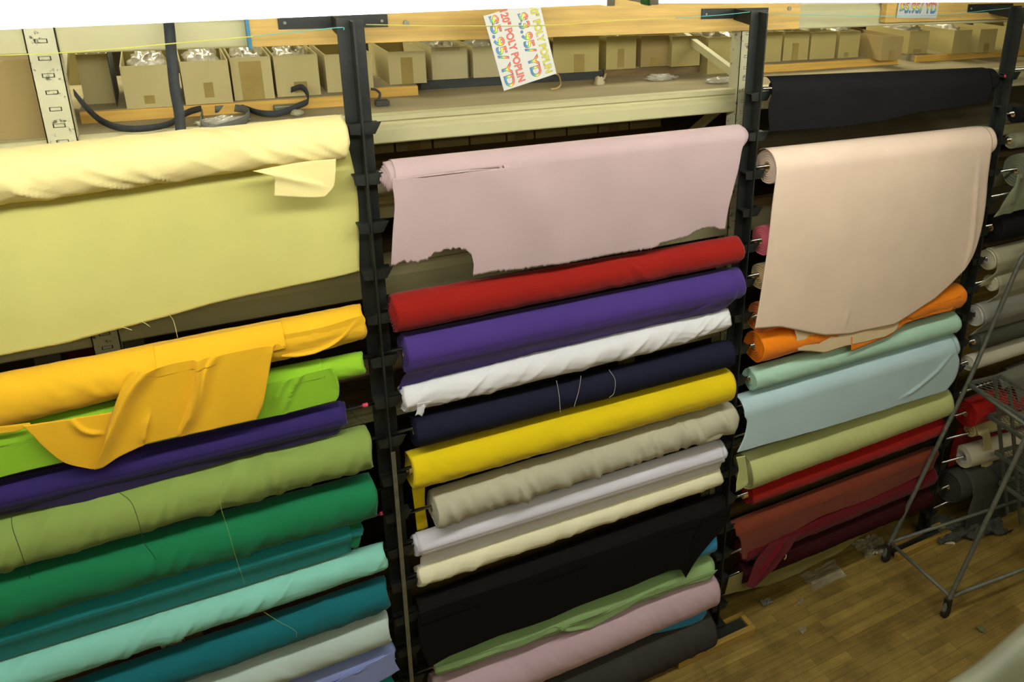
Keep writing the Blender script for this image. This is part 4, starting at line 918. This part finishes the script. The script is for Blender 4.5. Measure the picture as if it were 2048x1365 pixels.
for (a_, b_) in ((0, 0), (0, 1), (1.3, 1), (1.3, 0)):
    p = lp(a_ - .01, b_, 0); w_ = MB()
    w_.tube([p + Vector((-.005, -.012, .03)), p + Vector((-.005, .012, .03))], .03, 18)
    c = w_.build('caster', M_RUBBER, lad, True)
    MB().box(p + Vector((-.016, -.017, .03)), p + Vector((.016, -.013, .09))).box(p + Vector((-.016, .013, .03)), p + Vector((.016, .017, .09))).box(p + Vector((-.016, -.017, .086)), p + Vector((.016, .017, .13))).build('caster_fork', M_RUBBER, c)

# ================================================================== FLOOR LEVEL
M_SLED = mat('old_yellow_pine', (168, 136, 62), .6, noise_s=9, noise_a=.25, stretch=(.4, 4, 7))
def sled(xa, xb, y0, y1, label):
    f = thing('timber_sled', label, 'timber frame', ((xa + xb) / 2, (y0 + y1) / 2, 0))
    MB().box((xa, y0, 0), (xb, y0 + .032, .045)).build('batten', M_SLED, f, bevel=.002)
    MB().box((xa, y1 - .022, 0), (xb, y1, .045)).build('batten', M_SLED, f, bevel=.002)
    MB().box((xb - .028, y0 + .032, 0), (xb, y1 - .022, .045)).build('end_piece', M_SLED, f, bevel=.002)
    MB().box((xa + .01, y0 + .034, 0), (xb - .03, y1 - .024, .030)).build('steel_foot', M_BLACK, f)
sled(1.33, 1.83, -.128, .005, 'yellow pine frame with a black foot on the floor under the middle black post')
a = at(1815, 1112, Z=.04)
sled(2.95, 3.43, -.095, .01, 'yellow pine frame on the floor under the right black post, behind the ladder')
sled(-.32, .175, -.118, .005, 'yellow pine frame under the first black post')

def crumple(name, px, w, d, m, seed, label, cat, h=.02, n=26, rot=0):
    p = at(*px, Z=0); V = []; F = []
    for j in range(n + 1):
        for i in range(n + 1):
            u, v = i / n - .5, j / n - .5
            ang = math.atan2(v, u); rr_ = 1 + .25 * noise.noise(Vector((math.cos(ang) * 2, math.sin(ang) * 2, seed)))
            x = u * w * rr_; y = v * d * rr_; x, y = x * math.cos(rot) - y * math.sin(rot), x * math.sin(rot) + y * math.cos(rot)
            V.append((p.x + x, p.y + y, .003 + h * abs(noise.noise(Vector((u * 5, v * 5, seed)))) + h * .5 * abs(noise.noise(Vector((u * 13, v * 13, seed + 3))))))
    for j in range(n):
        for i in range(n): F.append((j * (n + 1) + i, j * (n + 1) + i + 1, (j + 1) * (n + 1) + i + 1, (j + 1) * (n + 1) + i))
    o = mesh_obj(name, V, F, m, None, True, loc=Vector((p.x, p.y, 0))); return tag(o, label, cat)
M_FILM = mat('floor_plastic_film', (190, 186, 160), .15, alpha=.38, coat=.6, bump=1.0, bump_s=30, noise_s=12, noise_a=.4)
crumple('plastic_film', (1648, 1154), .26, .13, M_FILM, 1, 'crumpled clear plastic film on the floor below the olive cloth', 'plastic film')
crumple('plastic_film', (1742, 1096), .20, .14, M_FILM, 2, 'crumpled clear plastic film on the floor by the ladder foot', 'plastic film', h=.05)
crumple('paper_scrap', (1744, 1108), .07, .035, mat('white_scrap', (214, 206, 180), .6), 3, 'torn white scrap beside the ladder foot', 'scrap', h=.03, n=14, rot=-.5)
crumple('paper_scrap', (1600, 1207), .05, .02, M_FILM, 4, 'tiny curled white scrap in the middle of the floor', 'scrap', h=.02, n=10, rot=.5)
crumple('paper_scrap', (1533, 1207), .07, .04, mat('grey_lint', (120, 120, 104), .8), 5, 'grey lint scrap near the sled under the middle post', 'scrap', h=.02, n=10)
crumple('paper_scrap', (1605, 1263), .045, .035, M_FILM, 6, 'small clear scrap on the bare floorboards', 'scrap', h=.02, n=10)
crumple('paper_scrap', (1898, 1088), .07, .02, mat('white_scrap', (214, 206, 180), .6), 7, 'thin white scrap on the floor under the ladder base', 'scrap', h=.01, n=10, rot=-.6)
crumple('paper_scrap', (1962, 1262), .03, .04, mat('green_scrap', (90, 104, 70), .8), 8, 'small green and white scrap at the lower right of the floor', 'scrap', h=.02, n=8)
crumple('grey_cloth', (1935, 1062), .50, .20, fabric('iron_cloth', (72, 74, 66)), 9, 'dark grey cloth lying in a heap on the floor behind the ladder', 'cloth', h=.07, n=40, rot=-.35)

# pale rail close to the camera, lower right corner
pts = []
for (x, y) in ((1730, 1570), (1900, 1500), (2000, 1440), (2070, 1386), (2170, 1296), (2300, 1170)):
    pts.append(CAM + ray(x, y).normalized() * .85)
M_RAIL = mat('worn_pale_grey_paint', (120, 124, 96), .45, 0, noise_s=9, noise_a=.35, bump=.15, bump_s=20)
f = thing('hand_rail', 'pale grey curved handrail close by, cutting the lower right corner', 'rail', pts[3])
MB().tube(spline(pts, 40), .0415, 28).build('rail_pipe', M_RAIL, f, True)

# ================================================================== LOOSE THREADS
M_THW = mat('white_thread', (225, 225, 215), .7); M_THD = mat('dark_green_thread', (40, 52, 36), .7); M_THP = mat('pale_green_thread', (170, 196, 110), .7)
def thr(pts, m, label, Y=-.09, r=.0009): cord('loose_thread', [at(x, y, Y=(Y if not isinstance(Y, (list, tuple)) else Y[i])) for i, (x, y) in enumerate(pts)], r, m, label, 'thread', 30)
thr([(1113, 762), (1118, 790), (1121, 828)], M_THW, 'white thread hanging across the navy roll, leftmost of three')
thr([(1162, 752), (1158, 780), (1148, 815)], M_THW, 'white thread hanging across the navy roll, middle of three')
thr([(1218, 740), (1230, 760), (1228, 786), (1218, 796)], M_THW, 'white looped thread on the navy roll, rightmost of three')
thr([(22, 1030), (26, 1060), (40, 1100), (52, 1135), (60, 1158)], M_THD, 'dark thread on the sage roll at the far left', Y=-.122)
thr([(238, 985), (262, 1005), (276, 1040), (288, 1085), (302, 1105), (312, 1120)], M_THD, 'dark thread curving over the sage and emerald rolls', Y=-.125)
thr([(442, 962), (441, 1010), (456, 1060), (470, 1110), (489, 1168)], M_THP, 'long pale green thread over the emerald and teal rolls', Y=-.125, r=.0006)
thr([(528, 1225), (560, 1245), (590, 1262), (593, 1276)], M_THP, 'short pale green thread on the deep teal roll', Y=-.10, r=.0006)
thr([(336, 628), (346, 640), (352, 660), (355, 676)], mat('lemon_thread', (226, 220, 150), .7), 'lemon thread dangling from the hem above the golden roll', Y=-.01)
thr([(245, 655), (256, 658), (264, 661)], mat('lemon_thread', (226, 220, 150), .7), 'short lemon thread at the hem, second from the left', Y=-.01)
thr([(284, 644), (292, 648), (300, 654)], mat('lemon_thread', (226, 220, 150), .7), 'short lemon thread at the hem, third from the left', Y=-.01)
thr([(697, 810), (712, 835), (732, 850)], M_THD, 'thin dark thread below the pink-taped rod end', Y=-.02, r=.0006)
